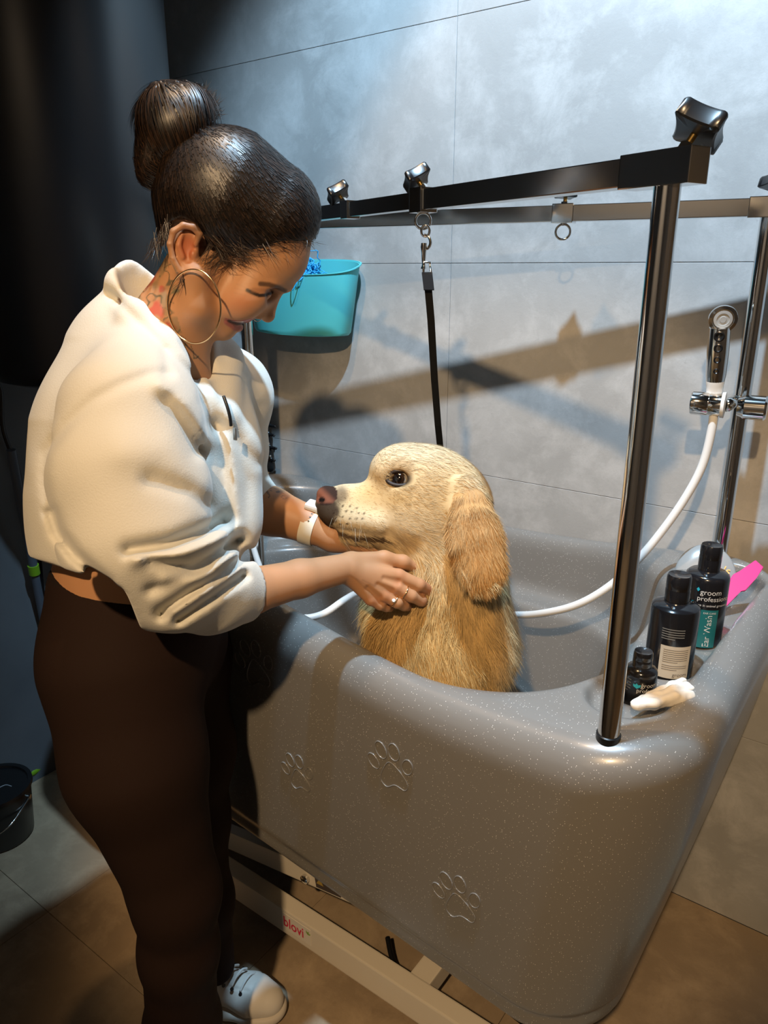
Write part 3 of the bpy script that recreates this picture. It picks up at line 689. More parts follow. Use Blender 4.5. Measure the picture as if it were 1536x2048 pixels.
g.chain([tors[1], W(420, 800, 1.26), W(430, 985, 1.36), W(520, 1015, 1.365)], [0.06, 0.06, 0.045, 0.04], k=0.03)
g.cap(W(330, 640, 1.08), tors[0], 0.045, 0.05, k=0.02)
add_skin(g, None, 2)
off = 0; FF = []
for v_, f_ in zip(parts_V, parts_F): FF.append(f_ + off); off += len(v_)
link('body', np_mesh('body', np.concatenate(parts_V), np.concatenate(FF), np.concatenate(parts_C)), M['skin'], woman)

# ---- hair: cap, bun, loose strands
hs = head_grid(); cranium(hs, 2.0, 10)
hs.cap((372, 330, 0), (400, 300, 0), 46, 34, k=30)
hs.cap((372, 470, 0), (385, 400, 0), 52, 66, k=30, squash=CS)
_, P = hs.all(); a_, b_ = P[:, :, 0, 0], P[:, :, 0, 1]
d2 = np.where(in_poly(a_, b_, HPOLY), -1.0, 1.0) * poly_dist(a_, b_, HAIRLINE)
hs.D = smax(hs.D, np.repeat(d2[:, :, None], hs.D.shape[2], 2).astype(np.float32) + 3, 7.0).astype(np.float32)
del P
V, F = hs.mesh(); V = smooth_mesh(V, F, 2, 0.5); NV = normals(V, F)
BUN = np.array([392.0, 288.0, 0.0])
dirv = BUN - V; dirv -= (dirv * NV).sum(1)[:, None] * NV; dirv /= np.maximum(np.linalg.norm(dirv, axis=1), 1e-6)[:, None]
tang = np.cross(NV, dirv)
ang = np.arctan2(V[:, 2], (V - BUN) @ np.array([0.78, 0.62, 0.0]))
sk = 0.5 + 0.5 * vnoise(np.stack([ang * 34, np.linalg.norm(V - BUN, axis=1) * 0.012, ang * 3], 1), 1.0, 9)
V = V + NV * ((sk - 0.5) * 2.6)[:, None]
hc = mix((0.005, 0.003, 0.0025), (0.022, 0.012, 0.008), sk ** 2)
hair = link('hair', np_mesh('hair', H.pts(V), F[:, ::-1], hc), M['hair'], woman)
def ribbons(P0, dirs, nrm, length, width, seg=4, bend=None, cols=None, taper=True):
    """flat tapered strands as one mesh: P0 (n,3), dirs (n,3), nrm (n,3); bend(p, d) -> new direction"""
    n = len(P0); p = P0.copy(); d = dirs.copy(); rows = []
    length = np.broadcast_to(length, (n,)); width = np.broadcast_to(width, (n,))
    for i in range(seg + 1):
        s = np.cross(d, nrm); s /= np.maximum(np.linalg.norm(s, axis=1), 1e-9)[:, None]
        wd = width * (1 - (i / seg) ** 1.5 * 0.93 if taper else 1.0) * 0.5
        rows.append((p - s * wd[:, None], p + s * wd[:, None]))
        p = p + d * (length / seg)[:, None]
        if bend is not None: d = bend(p, d, i / seg); d = d / np.maximum(np.linalg.norm(d, axis=1), 1e-9)[:, None]
    V = np.stack([x for r in rows for x in r], 1).reshape(-1, 3); m = 2 * (seg + 1); base = np.arange(n)[:, None] * m
    F = np.concatenate([base + np.array([[2 * i, 2 * i + 1, 2 * i + 3, 2 * i + 2]]) for i in range(seg)])
    C = None if cols is None else np.repeat(cols, m, 0)
    return V, F, C
def sample(V, F, n, wt=None):
    A = np.linalg.norm(np.cross(V[F[:, 2]] - V[F[:, 0]], V[F[:, 3]] - V[F[:, 1]]), axis=1)
    if wt is not None: A = A * wt
    f = rng.choice(len(F), n, p=A / A.sum()); u = rng.random((n, 2)); q = F[f]
    w4 = np.stack([(1 - u[:, 0]) * (1 - u[:, 1]), u[:, 0] * (1 - u[:, 1]), u[:, 0] * u[:, 1], (1 - u[:, 0]) * u[:, 1]], 1)
    return (V[q] * w4[..., None]).sum(1), f, q, w4
p, f, q, w4 = sample(V, F, 9000); nn = (NV[q] * w4[..., None]).sum(1); nn /= np.linalg.norm(nn, axis=1)[:, None]
cen = np.array([480.0, 405.0, 0.0])
def sdf_at(s, p):
    i = np.clip(((p - s.lo) / s.v).astype(int), 1, s.n - 3); f = np.clip((p - s.lo) / s.v - i, 0, 1); r = 0
    for x in (0, 1):
        for y in (0, 1):
            for z in (0, 1): r = r + s.D[i[:, 0] + x, i[:, 1] + y, i[:, 2] + z] * (f[:, 0] if x else 1 - f[:, 0]) * (f[:, 1] if y else 1 - f[:, 1]) * (f[:, 2] if z else 1 - f[:, 2])
    return r
def sdf_grad(s, p, h=5.0):
    n_ = np.stack([sdf_at(s, p + np.eye(3)[k] * h) - sdf_at(s, p - np.eye(3)[k] * h) for k in range(3)], 1); return n_ / np.maximum(np.linalg.norm(n_, axis=1), 1e-6)[:, None]
def toward(p, d, t):
    o = sdf_grad(hs, p); p -= o * (sdf_at(hs, p) - 2.0)[:, None]
    e = BUN - p; e -= (e * o).sum(1)[:, None] * o; return e
dd = toward(p, None, 0); dd /= np.maximum(np.linalg.norm(dd, axis=1), 1e-6)[:, None]
keep = np.linalg.norm(p - BUN, axis=1) > 60; p, dd, nn = p[keep], dd[keep], nn[keep]
hcol = mix((0.004, 0.0025, 0.002), (0.034, 0.018, 0.010), rng.random(len(p)) ** 2.5)
V1, F1, C1 = ribbons(p + nn * 1.2, dd, nn, np.minimum(rng.uniform(50, 130, len(p)), np.linalg.norm(p - BUN, axis=1) - 30), rng.uniform(1.0, 2.0, len(p)), 7, toward, hcol)
# bun
bs = Sdf((262, 160, -90), (450, 420, 90), 2.2)
bs.ell((352, 262, 0), (66, 78, 62), axes=((0.95, -0.3, 0), (0.3, 0.95, 0), (0, 0, 1)), k=10); bs.ell((318, 315, 0), (36, 66, 44), axes=((0.97, 0.2, 0), (-0.2, 0.97, 0), (0, 0, 1)), k=18)
bs.ell((385, 225, 10), (40, 36, 40), k=16); bs.cap((375, 300, 0), (405, 300, 0), 32, 26, k=16)
V, F = bs.mesh(); NV = normals(V, F); bc = np.array([352.0, 270.0, 0.0])
sk = 0.5 + 0.5 * vnoise(np.stack([(V[:, 0] - 352) * 0.16 + (V[:, 1] - 270) * 0.04, (V[:, 1] - 270) * 0.012, V[:, 2] * 0.14], 1), 1.0, 12)
V = V + NV * ((sk - 0.5) * 7)[:, None]
link('hair_bun', np_mesh('hair_bun', H.pts(V), F[:, ::-1], mix((0.004, 0.0025, 0.002), (0.022, 0.012, 0.008), sk ** 2)), M['hair'], woman)
p, f, q, w4 = sample(V, F, 3800); nn = (NV[q] * w4[..., None]).sum(1); nn /= np.linalg.norm(nn, axis=1)[:, None]
fd = np.stack([0.35 + 0.5 * (p[:, 0] - 352) / 70 * 0, np.ones(len(p)), 0.25 * np.sin(p[:, 0] * 0.05)], 1); fd -= (fd * nn).sum(1)[:, None] * nn; fd /= np.maximum(np.linalg.norm(fd, axis=1), 1e-6)[:, None]
def around(p, d, t):
    o = p - bc; o /= np.linalg.norm(o, axis=1)[:, None]; return d - (d * o).sum(1)[:, None] * o - 0.02 * o
V2, F2, C2 = ribbons(p + nn, fd + 0.08 * nn * rng.random((len(p), 1)), nn, rng.uniform(30, 80, len(p)), rng.uniform(1.2, 2.4, len(p)), 5, around, mix((0.004, 0.0025, 0.002), (0.045, 0.022, 0.011), rng.random(len(p)) ** 2.2))
# spiky ends by the bun, baby hairs at the temple, by the ear and on the nape
def wisps(starts, ends, n, spread, width, c=None, sag=0.0):
    s0 = np.array(starts, float); e0 = np.array(ends, float); i = rng.integers(0, len(s0), n)
    p = s0[i] + rng.normal(0, spread, (n, 3)); e = e0[i] + rng.normal(0, spread * 1.6, (n, 3)); d = e - p; L_ = np.linalg.norm(d, axis=1)
    nn = np.tile([0.0, 0.0, 1.0], (n, 1)); kb = rng.normal(0, 0.10, (n, 3)); kb[:, 2] = 0
    return ribbons(p, d / L_[:, None], nn, L_, rng.uniform(0.8, 1.5, n) * width, 5, lambda p, d, t: d + kb + np.array([0, sag, 0]), mix((0.010, 0.006, 0.005), (0.06, 0.03, 0.016), rng.random(n) ** 2))
Wp = [(V1, F1, C1), (V2, F2, C2),
      wisps([(415, 235, 10), (420, 250, 0), (405, 225, 20)], [(438, 216, 10), (436, 238, 0), (425, 205, 20)], 160, 6, 1.2),
      wisps([(440, 500, 84), (425, 490, 88), (455, 506, 80)], [(408, 540, 88), (398, 545, 90), (412, 556, 86)], 40, 4, 0.7),
      wisps([(470, 498, 82), (520, 490, 76), (560, 480, 68), (600, 474, 50)], [(500, 520, 83), (548, 510, 76), (585, 500, 64), (615, 492, 46)], 300, 9, 0.7),
      wisps([(420, 470, 92), (430, 485, 90)], [(462, 520, 86), (470, 528, 84)], 70, 6, 0.7),
      wisps([(390, 535, 92), (372, 548, 92)], [(352, 575, 96), (386, 628, 84)], 12, 3, 1.3, sag=0.05),
      wisps([(330, 470, 60), (318, 485, 50), (345, 450, 75)], [(322, 520, 62), (300, 522, 52), (338, 500, 78)], 110, 6, 0.6)]
off = 0; VV, FF, CC = [], [], []
for v_, f_, c_ in Wp: VV.append(v_); FF.append(f_ + off); CC.append(c_); off += len(v_)
o = link('hair_strands', np_mesh('hair_strands', H.pts(np.concatenate(VV)), np.concatenate(FF), np.concatenate(CC)), M['hair'], woman); o['kind'] = 'stuff'
lathe_obj('hair_tie', [(17, -4), (21, -3), (22, 1), (19, 5), (16, 5)], (0, 0, 0), (0, 0, 1), M['black_matte'], woman, 24)
ht = bpy.data.objects['hair_tie']
map_mesh(ht.data, lambda A: H.pts(np.stack([404 + A[:, 0] * 0.75 + A[:, 2] * 0.9, 296 + A[:, 0] * 0.9 - A[:, 2] * 0.7, A[:, 1] * 1.7], 1)))

# ---- hoop earring, nose ring
hoop = [(392 + 51 * math.cos(t), 608 + 73 * math.sin(t), 108 + 26 * math.cos(t + 0.25)) for t in np.linspace(0, 2 * math.pi, 72, endpoint=False)]
tube_obj('hoop_earring', H.pts(hoop), 0.0013, M['gold'], woman, 8, closed=True)
nr = [(516 + 8 * math.cos(t), 640 + 7 * math.sin(t), 20 + 2 * math.sin(t)) for t in np.linspace(0, 2 * math.pi, 24, endpoint=False)]
tube_obj('nose_ring', H.pts(nr), 0.0006, M['chrome'], woman, 6, closed=True)
tube_obj('necklace', H.pts(catmull([(380, 690, 60), (392, 715, 50), (402, 738, 30), (408, 750, 5), (418, 735, -30)], 8)), 0.0008, M['gold'], woman, 6)

# ---- cropped sweatshirt
NS, E1 = W(262, 835, 1.0), W(290, 1075, .985)
sp_ = [W(262, 590, 1.13), W(50, 1000, 1.0), W(560, 900, 1.5), W(250, 1240, 1.0), W(500, 1190, 1.2)]
g = grid_for(sp_ + [NS, E1], 0.12, 0.0037)
g.chain([W(268, 592, 1.12), W(238, 700, 1.13), W(232, 850, 1.14), W(240, 980, 1.15), W(250, 1080, 1.17), W(258, 1180, 1.20)], [0.038, 0.062, 0.108, 0.120, 0.124, 0.118], k=0.05)
g.chain([W(345, 670, 1.13), W(392, 770, 1.19), W(392, 900, 1.16), W(392, 1040, 1.16), W(380, 1130, 1.18)], [0.05, 0.070, 0.092, 0.090, 0.075], k=0.05)
g.chain([W(310, 700, 1.09), NS], [0.062, 0.090], k=0.05)
g.chain([NS, W(252, 955, .985), W(282, 1070, .985), W(345, 1140, 1.01), W(420, 1176, 1.065), W(476, 1178, 1.105)], [0.086, 0.098, 0.100, 0.082, 0.062, 0.052], k=0.02)
g.chain([W(400, 740, 1.22), W(452, 790, 1.29), W(446, 900, 1.36), W(440, 985, 1.38), W(505, 1010, 1.37)], [0.06, 0.075, 0.075, 0.07, 0.055], k=0.03)
# stand-up collar, folded open
g.chain([W(246, 566, 1.09), W(274, 632, 1.045), W(318, 694, 1.035), W(376, 762, 1.06), W(440, 836, 1.085)], [0.018, 0.019, 0.020, 0.018, 0.014], k=0.02)
g.chain([W(246, 566, 1.09), W(262, 554, 1.13), W(330, 600, 1.19), W(420, 660, 1.20), W(452, 715, 1.17), W(456, 830, 1.10)], [0.020, 0.020, 0.022, 0.022, 0.020, 0.014], k=0.02)
# neck opening
g.chain([W(318, 540, 1.09), W(345, 640, 1.10), W(392, 730, 1.10)], [0.058, 0.058, 0.026], k=0.012, op='sub')
g.chain([W(360, 660, 1.08), W(408, 730, 1.06), W(440, 805, 1.05)], [0.045, 0.020, 0.004], k=0.012, op='sub')
# hem: slanted cut, cuff cut and openings
h0, h1 = W(55, 1112, 1.15), W(300, 1192, 1.15); hn = np.cross(h1 - h0, ray(180, 1150)); hn *= -np.sign(hn[2]); 
sl, P = g.all(); px, py, dp = proj(P)
dh = ((P - h0) @ (hn / np.linalg.norm(hn)))
arm_side = sstep(0.07, 0.02, np.maximum(0, dp - 1.04))                       # the sleeve hangs below the hem
cutd = np.where(py > 900, dh - 0.10 * sstep(240, 330, px) * arm_side, -1.0).astype(np.float32)
Dt = g.D.copy()
g.D = np.maximum(Dt, cutd)
# folds: creases and rolls
def crease(line, wpx, amp, near=1.13):
    global px, py, dp
    q = poly_dist(px, py, line); g.D[:] = g.D + (1.3 * amp * np.exp(-(q / wpx) ** 2) * sstep(near + 0.03, near - 0.03, dp)).astype(np.float32)
crease([(338, 748), (300, 748), (240, 770), (185, 800), (135, 848), (92, 905), (88, 950), (96, 1000)], 11, 0.0036, 1.3)
crease([(102, 1025), (114, 1065), (150, 1110), (215, 1165)], 12, 0.010, 1.3)
crease([(330, 700), (334, 730), (330, 758)], 9, 0.002, 1.3)
crease([(222, 588), (268, 634), (320, 688), (372, 738), (405, 780)], 10, 0.004, 1.3)
crease([(258, 1101), (336, 1088), (400, 1066), (446, 1044)], 14, 0.016, 1.3)
crease([(300, 1122), (383, 1132), (430, 1110), (482, 1076)], 12, 0.013, 1.3)
crease([(322, 1226), (390, 1180), (440, 1152), (494, 1108)], 12, 0.016, 1.3)
crease([(355, 1240), (422, 1196), (486, 1152)], 10, 0.011, 1.3)
crease([(300, 1180), (360, 1160), (420, 1132)], 11, 0.008, 1.3)
crease([(335, 800), (370, 850), (395, 900)], 18, 0.007, 1.3)
crease([(430, 850), (445, 930), (452, 1010), (470, 1080)], 16, 0.010, 1.4)
crease([(478, 880), (492, 960), (488, 1050)], 16, 0.005, 1.4)
crease([(410, 800), (470, 880), (515, 925)], 13, 0.003, 1.4)
crease([(300, 960), (380, 985), (440, 1030)], 18, 0.006, 1.3)
for line, wpx, amp in (([(270, 1118), (350, 1112), (430, 1082), (468, 1058)], 15, -0.010), ([(330, 1165), (400, 1156), (470, 1112)], 13, -0.008), ([(345, 1222), (410, 1178), (480, 1132)], 11, -0.007), ([(458, 880), (468, 980), (478, 1050)], 16, -0.004), ([(250, 900), (330, 900), (400, 960)], 40, -0.005), ([(320, 770), (370, 810), (420, 880)], 18, -0.007)): crease(line, wpx, amp, 1.4)
g.D += (0.0012 * vnoise(P.astype(np.float64), 22, 3)).astype(np.float32)
# hollow it: inside of cuff, hem
g.cap(W(470, 1179, 1.100), W(540, 1172, 1.140), 0.040, 0.050, k=0.006, op='sub')
cz = W(497, 1178, 1.118); g.half(cz + (W(600, 1157, 1.17) - cz) * 0.02, W(600, 1150, 1.17) - W(480, 1184, 1.10), k=0.012) if False else None
del P, px, py, dp, Dt, cutd, dh
V, F = g.mesh(); V = smooth_mesh(V, F, 3, 0.5)
link('sweatshirt', np_mesh('sweatshirt', V, F), M['fleece'], woman)
zp = catmull([W(447, 792, 1.060), W(455, 815, 1.060), W(460, 835, 1.062), W(462, 852, 1.066)], 6); tube_obj('zipper', zp, 0.0024, M['black'], woman, 8)
box_obj('zipper_pull', W(470, 868, 1.06), (0.006, 0.003, 0.018), M['chrome'], woman, bev=0.001)

# ---- leggings
g = grid_for(tors[3:] + LEGN + LEGF, 0.17, 0.006)
g.chain([W(255, 1180, 1.205), W(262, 1290, 1.23)], [0.120, 0.122], k=0.04)
g.chain(LEGN, [0.120, 0.104, 0.067, 0.061, 0.063, 0.042], k=0.035)
g.chain(LEGF, [0.108, 0.088, 0.064, 0.058, 0.040], k=0.04)
g.cap(W(262, 1290, 1.22), W(335, 1310, 1.38), 0.125, 0.105, k=0.05)
g.cap(W(330, 1240, 1.24), W(372, 1270, 1.28), 0.085, 0.062, k=0.05)
q0, q1 = W(135, 1141, 1.15), W(330, 1201, 1.15); qn = np.cross(q1 - q0, ray(230, 1190)); qn *= np.sign(qn[2])
g.half(q0, qn, k=0.01)
V, F = g.mesh(); V = smooth_mesh(V, F, 2, 0.5)
hq = -((V - q0) @ (qn / np.linalg.norm(qn))); px, py, dp = proj(V)
lc = np.tile([0.019, 0.010, 0.0078], (len(V), 1)); lc = mix(lc, (0.012, 0.010, 0.010), sstep(0.016, 0.012, hq) + 0.7 * sstep(0.0035, 0.001, np.abs(hq - 0.023)))
link('leggings', np_mesh('leggings', V, F, lc), M['legging'], woman)

# ---- shoes
M['shoe'] = mat('white_leather', (0.62, 0.58, 0.52), 0.5, bump=(300, 0.15, 0.0005)); M['sole'] = mat('pale_rubber', (0.55, 0.50, 0.43), 0.6); M['lace'] = mat('white_lace', (0.66, 0.64, 0.60), 0.8)
def shoe(toe, heel):
    toe, heel = Vector(toe), Vector(heel); f = (toe - heel).normalized(); toe = heel + f * 0.26; s = Vector((-f.y, f.x, 0)); up = Vector((0, 0, 1))
    q = lambda x, y, z: np.array(heel + f * x + s * y + up * z)
    g = grid_for([q(-.02, -.06, 0), q(.28, .06, .15)], 0.02, 0.003)
    g.chain([q(.035, 0, .060), q(.10, 0, .060), q(.19, .002, .046), q(.222, .004, .040)], [.036, .036, .041, .034], k=.02, squash=((0, 0, 1), 0.95))
    g.chain([q(.03, 0, .07), q(.045, 0, .13)], [.036, .037], k=.02); g.chain([q(.09, 0, .08), q(.07, 0, .125)], [.034, .032], k=.02)
    g.cap(q(.055, 0, .10), q(.05, 0, .18), .026, .032, k=.006, op='sub'); g.half(q(0, 0, .022), (0, 0, -1)); g.half(q(.05, 0, .128), (-.15 * f.x, -.15 * f.y, 1), k=.006)
    _, P = g.all(); xx = (P - np.array(heel)) @ np.array(f); yy = (P - np.array(heel)) @ np.array(s)
    g.D += (0.0022 * (np.exp(-((xx - .196) / .0022) ** 2) + np.exp(-((np.abs(yy) - .020) / .002) ** 2) * (xx > .09) * (xx < .19))).astype(np.float32)
    V, F = g.mesh(); r = link('shoe', np_mesh('shoe', smooth_mesh(V, F, 1, .4), F), M['shoe'], woman)
    g = grid_for([q(-.02, -.06, 0), q(.28, .06, .04)], 0.02, 0.003)
    g.chain([q(.035, 0, .016), q(.12, 0, .016), q(.20, .004, .018), q(.222, .004, .020)], [.040, .040, .046, .040], k=.02, squash=((0, 0, 1), 0.62)); g.half(q(0, 0, .002), (0, 0, -1), k=.004); g.half(q(0, 0, .030), (0, 0, 1), k=.006)
    V, F = g.mesh(); link('sole', np_mesh('sole', smooth_mesh(V, F, 1, .4), F), M['sole'], woman)
    for i in range(5):
        x = .100 + .019 * i; z = .117 - .0040 * i * 1.2 - (.004 if i > 3 else 0)
        tube_obj('lace', catmull([q(x - .004, -.024, z - .012), q(x, -.012, z - .0015), q(x + .003, .0, z + .001), q(x + .006, .012, z - .0015), q(x + .010, .024, z - .012)], 4), .0026, M['lace'], woman, 6)
        for sg in (-1, 1): lathe_obj('eyelet', [(0, 0), (.004, 0), (.004, .003), (0, .003)], q(x + .002 * sg, .026 * sg, z - .016), (s * sg * .8 + up * .6), M['black'], woman, 10)
    return q
heel = WZ(352, 1985, 0.0); toe = WZ(556, 2035, 0.0)
q = shoe(toe, heel)
tube_obj('lace_loop', catmull([q(.10, 0, .105), q(.125, .02, .125), q(.10, .045, .150), q(.085, .03, .155), q(.090, .005, .11)], 6), .0024, M['lace'], woman, 6)
nh = np.array(LEGN[-1]); fdir = np.array(toe) - np.array(heel); fdir /= np.linalg.norm(fdir); nh = nh - fdir * 0.05
shoe((nh[0] + fdir[0] * .26, nh[1] + fdir[1] * .26, 0), (nh[0], nh[1], 0))

# ---- watch and rings
wc, wa = np.array(W(623, 1052, 1.352)), np.array(fa[2]) - np.array(fa[1]); wa /= np.linalg.norm(wa)
A_, B_, D_ = [np.array(x) for x in frame_along(wa)]
bm = bmesh.new(); n = 48; rows = []
for hx, rr in ((-0.0125, .0338), (-0.0125, .0365), (0.0125, .0362), (0.0125, .0335)):
    rows.append([bm.verts.new(wc + D_ * hx + (A_ * math.cos(2 * math.pi * k / n) + B_ * math.sin(2 * math.pi * k / n)) * rr) for k in range(n)])
for i in range(4):
    for k in range(n): bm.faces.new((rows[i][k], rows[i][(k + 1) % n], rows[(i + 1) % 4][(k + 1) % n], rows[(i + 1) % 4][k]))
M['strap'] = mat('cream_silicone', (0.74, 0.68, 0.56), 0.5); wt = link('watch_strap', bm_mesh('watch_strap', bm), M['strap'], woman); sharp(wt, 40)
vd = CAMP - wc; vd -= D_ * (vd @ D_); vd /= np.linalg.norm(vd); ud = np.cross(D_, vd); ud *= np.sign(ud[2])
for i in range(4):
    t = R(10 + 12 * i); o_ = vd * math.cos(t) + ud * math.sin(t)
    lathe_obj('strap_hole', [(0, 0), (.0016, 0), (.0016, .0006), (0, .0006)], wc + o_ * .0362 + D_ * .001, o_, M['black'], wt, 10)
t = R(62); o_ = vd * math.cos(t) + ud * math.sin(t); rotm = Matrix([list(D_), list(np.cross(o_, D_)), list(o_)]).transposed()
box_obj('watch_case', wc + o_ * .040, (.034, .030, .010), M['white'], woman, rot=rotm, bev=.004)
def finger_ring(c, ax, rr): return ring('finger_ring', c, ax, rr, .0011, woman, M['gold'], 24)
c0 = FING[1][0][0] * .45 + FING[1][0][1] * .55; finger_ring(c0, FING[1][0][1] - FING[1][0][0], .0118)
c0 = FING[2][0][0] * .25 + FING[2][0][1] * .75; fr_ = finger_ring(c0, FING[2][0][1] - FING[2][0][0], .0110)
vv = CAMP - c0; vv /= np.linalg.norm(vv); lathe_obj('gemstone', [(0, -.002), (.0028, 0), (.0034, .002), (.0022, .0042), (0, .0044)], c0 + vv * .0115, vv, mat('clear_stone', (.85, .88, .9), .05, spec=1.0), fr_, 8)
# ================================================================== the dog
DF = Frame(830, 1020, 1.328)
dog = empty('dog', (-0.62, 1.12, 0.49)); tag(dog, 'golden retriever sitting in the grey tub, muzzle held by the person', 'dog')
dg = Sdf((600, 860, -420), (1090, 1740, 130), 3.5)
def D2(f, *a):
    for sg in (1, -1): f(*[(q[0], q[1], q[2] * sg) for q in a])
DS = ((0, 0, 1), 0.84)
dg.ell((852, 972, 0), (98, 84, 80), axes=((0.98, 0.18, 0), (-0.18, 0.98, 0), (0, 0, 1)), k=20)     # skull
dg.ell((800, 945, 0), (62, 56, 62), k=24)                                                       # forehead
D2(lambda c: dg.ell(c, (30, 22, 22), k=16), (785, 940, 36))                                      # brow
D2(lambda c: dg.ell(c, (62, 60, 34), k=26), (838, 1032, 42))                                     # cheek
dg.cap((800, 1012, 0), (690, 1012, 0), 62, 41, k=22, squash=DS)                                  # muzzle
dg.cap((690, 1010, 0), (664, 1012, 0), 39, 35, k=14, squash=((0, 0, 1), 0.95))
D2(lambda a, b: dg.cap(a, b, 26, 24, k=16), (672, 1030, 18), (760, 1045, 32))                    # flews
dg.cap((690, 1070, 0), (800, 1066, 0), 22, 36, k=12, squash=((0, 0, 1), 1.1))                    # lower jaw
dg.cap((800, 1070, 0), (850, 1090, 0), 34, 60, k=20)
D2(lambda a, b: dg.cap(a, b, 3.2, 2.4, k=6, op='sub'), (655, 1058, 14), (682, 1070, 36))           # mouth line
D2(lambda a, b: dg.cap(a, b, 3.2, 2.0, k=6, op='sub'), (682, 1070, 36), (765, 1079, 48))
dg.ell((653, 989, 0), (21, 18, 23), k=5)                                                         # nose leather
D2(lambda c: dg.ell(c, (7, 5.5, 5), k=3, op='sub'), (646, 1000, 14))
D2(lambda a, b: dg.cap(a, b, 2.5, 2, k=3, op='sub'), (650, 1002, 17), (664, 997, 22))
D2(lambda c: dg.ell(c, (20, 15, 15), k=10, op='sub'), (797, 960, 62))                             # eye hollow
# neck and body (the body hangs plumb: it recedes from the viewer on the way down)
def pl(a, b, c): return (a, b, c - 0.325 * (b - 1040))
dg.cap(pl(898, 1010, -14), pl(885, 1150, -14), 88, 104, k=30, squash=((0, 0, 1), 0.80))
dg.cap(pl(805, 1105, -5), pl(850, 1180, -6), 48, 82, k=30, squash=((0, 0, 1), 0.78))
dg.cap(pl(888, 1170, -10), pl(892, 1290, -15), 130, 148, k=40, squash=((0, 0, 1), 0.84))
dg.cap(pl(822, 1225, 4), pl(842, 1320, 10), 100, 110, k=40, squash=((0, 0, 1), 0.9))
dg.cap(pl(890, 1290, -25), pl(890, 1560, -60), 134, 146, k=40, squash=((0, 0, 1), 0.95))
dg.cap(pl(815, 1360, 20), pl(815, 1700, 30), 58, 44, k=30); dg.cap(pl(925, 1360, 15), pl(930, 1700, 20), 60, 46, k=30)   # forelegs
# ears
for sg in (1, -1):
    ax = ((1, 0, 0), (0, 1, 0), (0, 0, 1)); c_ = 84
    dg.cap((925, 985, 70 * sg), (940, 1060, (c_ + 8) * sg), 34, 50, k=10, squash=((0, 0, 1), 0.34))
    dg.cap((940, 1060, (c_ + 8) * sg), (950, 1118, (c_ + 10) * sg), 52, 46, k=8, squash=((0, 0, 1), 0.30))
    dg.cap((918, 1000, 76 * sg), (905, 1080, (c_ + 14) * sg), 14, 12, k=8)
V, F = dg.mesh(); V = smooth_mesh(V, F, 2, 0.5); NV = normals(V, F)
a, b, c = V[:, 0], V[:, 1], V[:, 2]; ac = np.abs(c)
CREAM, GOLD, TAN, PALE = np.array([0.64, 0.48, 0.27]), np.array([0.57, 0.36, 0.125]), np.array([0.44, 0.225, 0.07]), np.array([0.63, 0.535, 0.375])
EARP = [(903, 990), (932, 972), (958, 984), (984, 1030), (1004, 1092), (1010, 1128), (975, 1154), (943, 1170), (918, 1120), (893, 1086), (893, 1036)]
isear = in_poly(a, b, EARP) & (ac > 66)
def dogcol(a, b, c, isear, seed=0):
    ac = np.abs(c); Pn = np.stack([a, b, c], 1) / 100
    col = np.tile(CREAM, (len(a), 1))
    col = mix(col, GOLD, sstep(1080, 1230, b) * 0.80)
    col = mix(col, PALE, 0.75 * np.exp(-(((a - 820) / 95) ** 2 + ((b - 905) / 34) ** 2)))
    col = mix(col, PALE, 0.75 * np.exp(-(((a - 745) / 85) ** 2 + ((b - 1048) / 26) ** 2)))
    col = mix(col, PALE, 0.6 * sstep(20, 5, poly_dist(a, b, [(660, 976), (711, 962), (740, 925)])))
    col = mix(col, PALE, 0.6 * sstep(960, 1040, a) * sstep(1120, 1200, b))
    for x, y, rx, ry, s in ((742, 985, 26, 20, .5), (795, 1000, 32, 14, .5), (735, 945, 8, 20, .3), (885, 1000, 30, 30, .25)): col = mix(col, GOLD * .9, s * np.exp(-(((a - x) / rx) ** 2 + ((b - y) / ry) ** 2)))
    col = mix(col, TAN, (0.72 + 0.26 * sstep(1040, 1150, b)) * isear)
    col = mix(col, PALE, 0.5 * np.exp(-(((a - 940) / 24) ** 2 + ((b - 962) / 18) ** 2)))
    col = mix(col, GOLD * 0.8, np.clip(vnoise(Pn * np.array([1, .45, 1]), 5, 8), 0, 1) * 0.5 * sstep(1060, 1160, b))
    # dark skin: lips, around the nose, eye rims
    lipd = poly_dist(a, b, [(642, 1040), (655, 1057), (682, 1069), (714, 1076), (768, 1079)]); col = mix(col, (0.045, 0.022, 0.014), 0.92 * sstep(8.5, 3, lipd + 2 * vnoise(Pn, 20, 5)))
    md = np.hypot((a - 654) / 27, (b - 1022) / 34) + .15 * vnoise(Pn, 14, 6); col = mix(col, (0.030, 0.017, 0.012), 0.96 * sstep(1.35, 0.75, md))
    md = np.hypot((a - 684) / 18, (b - 990) / 20); col = mix(col, (0.07, 0.048, 0.036), 0.75 * sstep(1.3, 0.4, md))
    ed = np.hypot((a - 800) / 1.45, b - 960); col = mix(col, (0.020, 0.012, 0.009), 0.95 * sstep(21, 12, ed) * (ac > 25)); col = mix(col, TAN * .6, .45 * sstep(34, 20, np.hypot(a - 800, (b - 945) * 1.1)) * (ac > 25) * (b < 955))
    return col
col = dogcol(a, b, c, isear)
nose = np.hypot((a - 653) / 25, (b - 990) / 21) < 1; col = mix(col, (0.20, 0.075, 0.045), nose * 1.0); col = mix(col, (0.035, 0.02, 0.016), nose * sstep(2, 20, (a - 652) * .8 - (b - 992) * .9 + 4)); col = mix(col, (0.03, 0.016, 0.012), nose * sstep(1003, 1009, b))
nd = np.hypot((a - 646) / 7, (b - 1000) / 5.5); col = mix(col, (0.008, 0.005, 0.004), sstep(1.3, .8, nd) * (ac > 6))
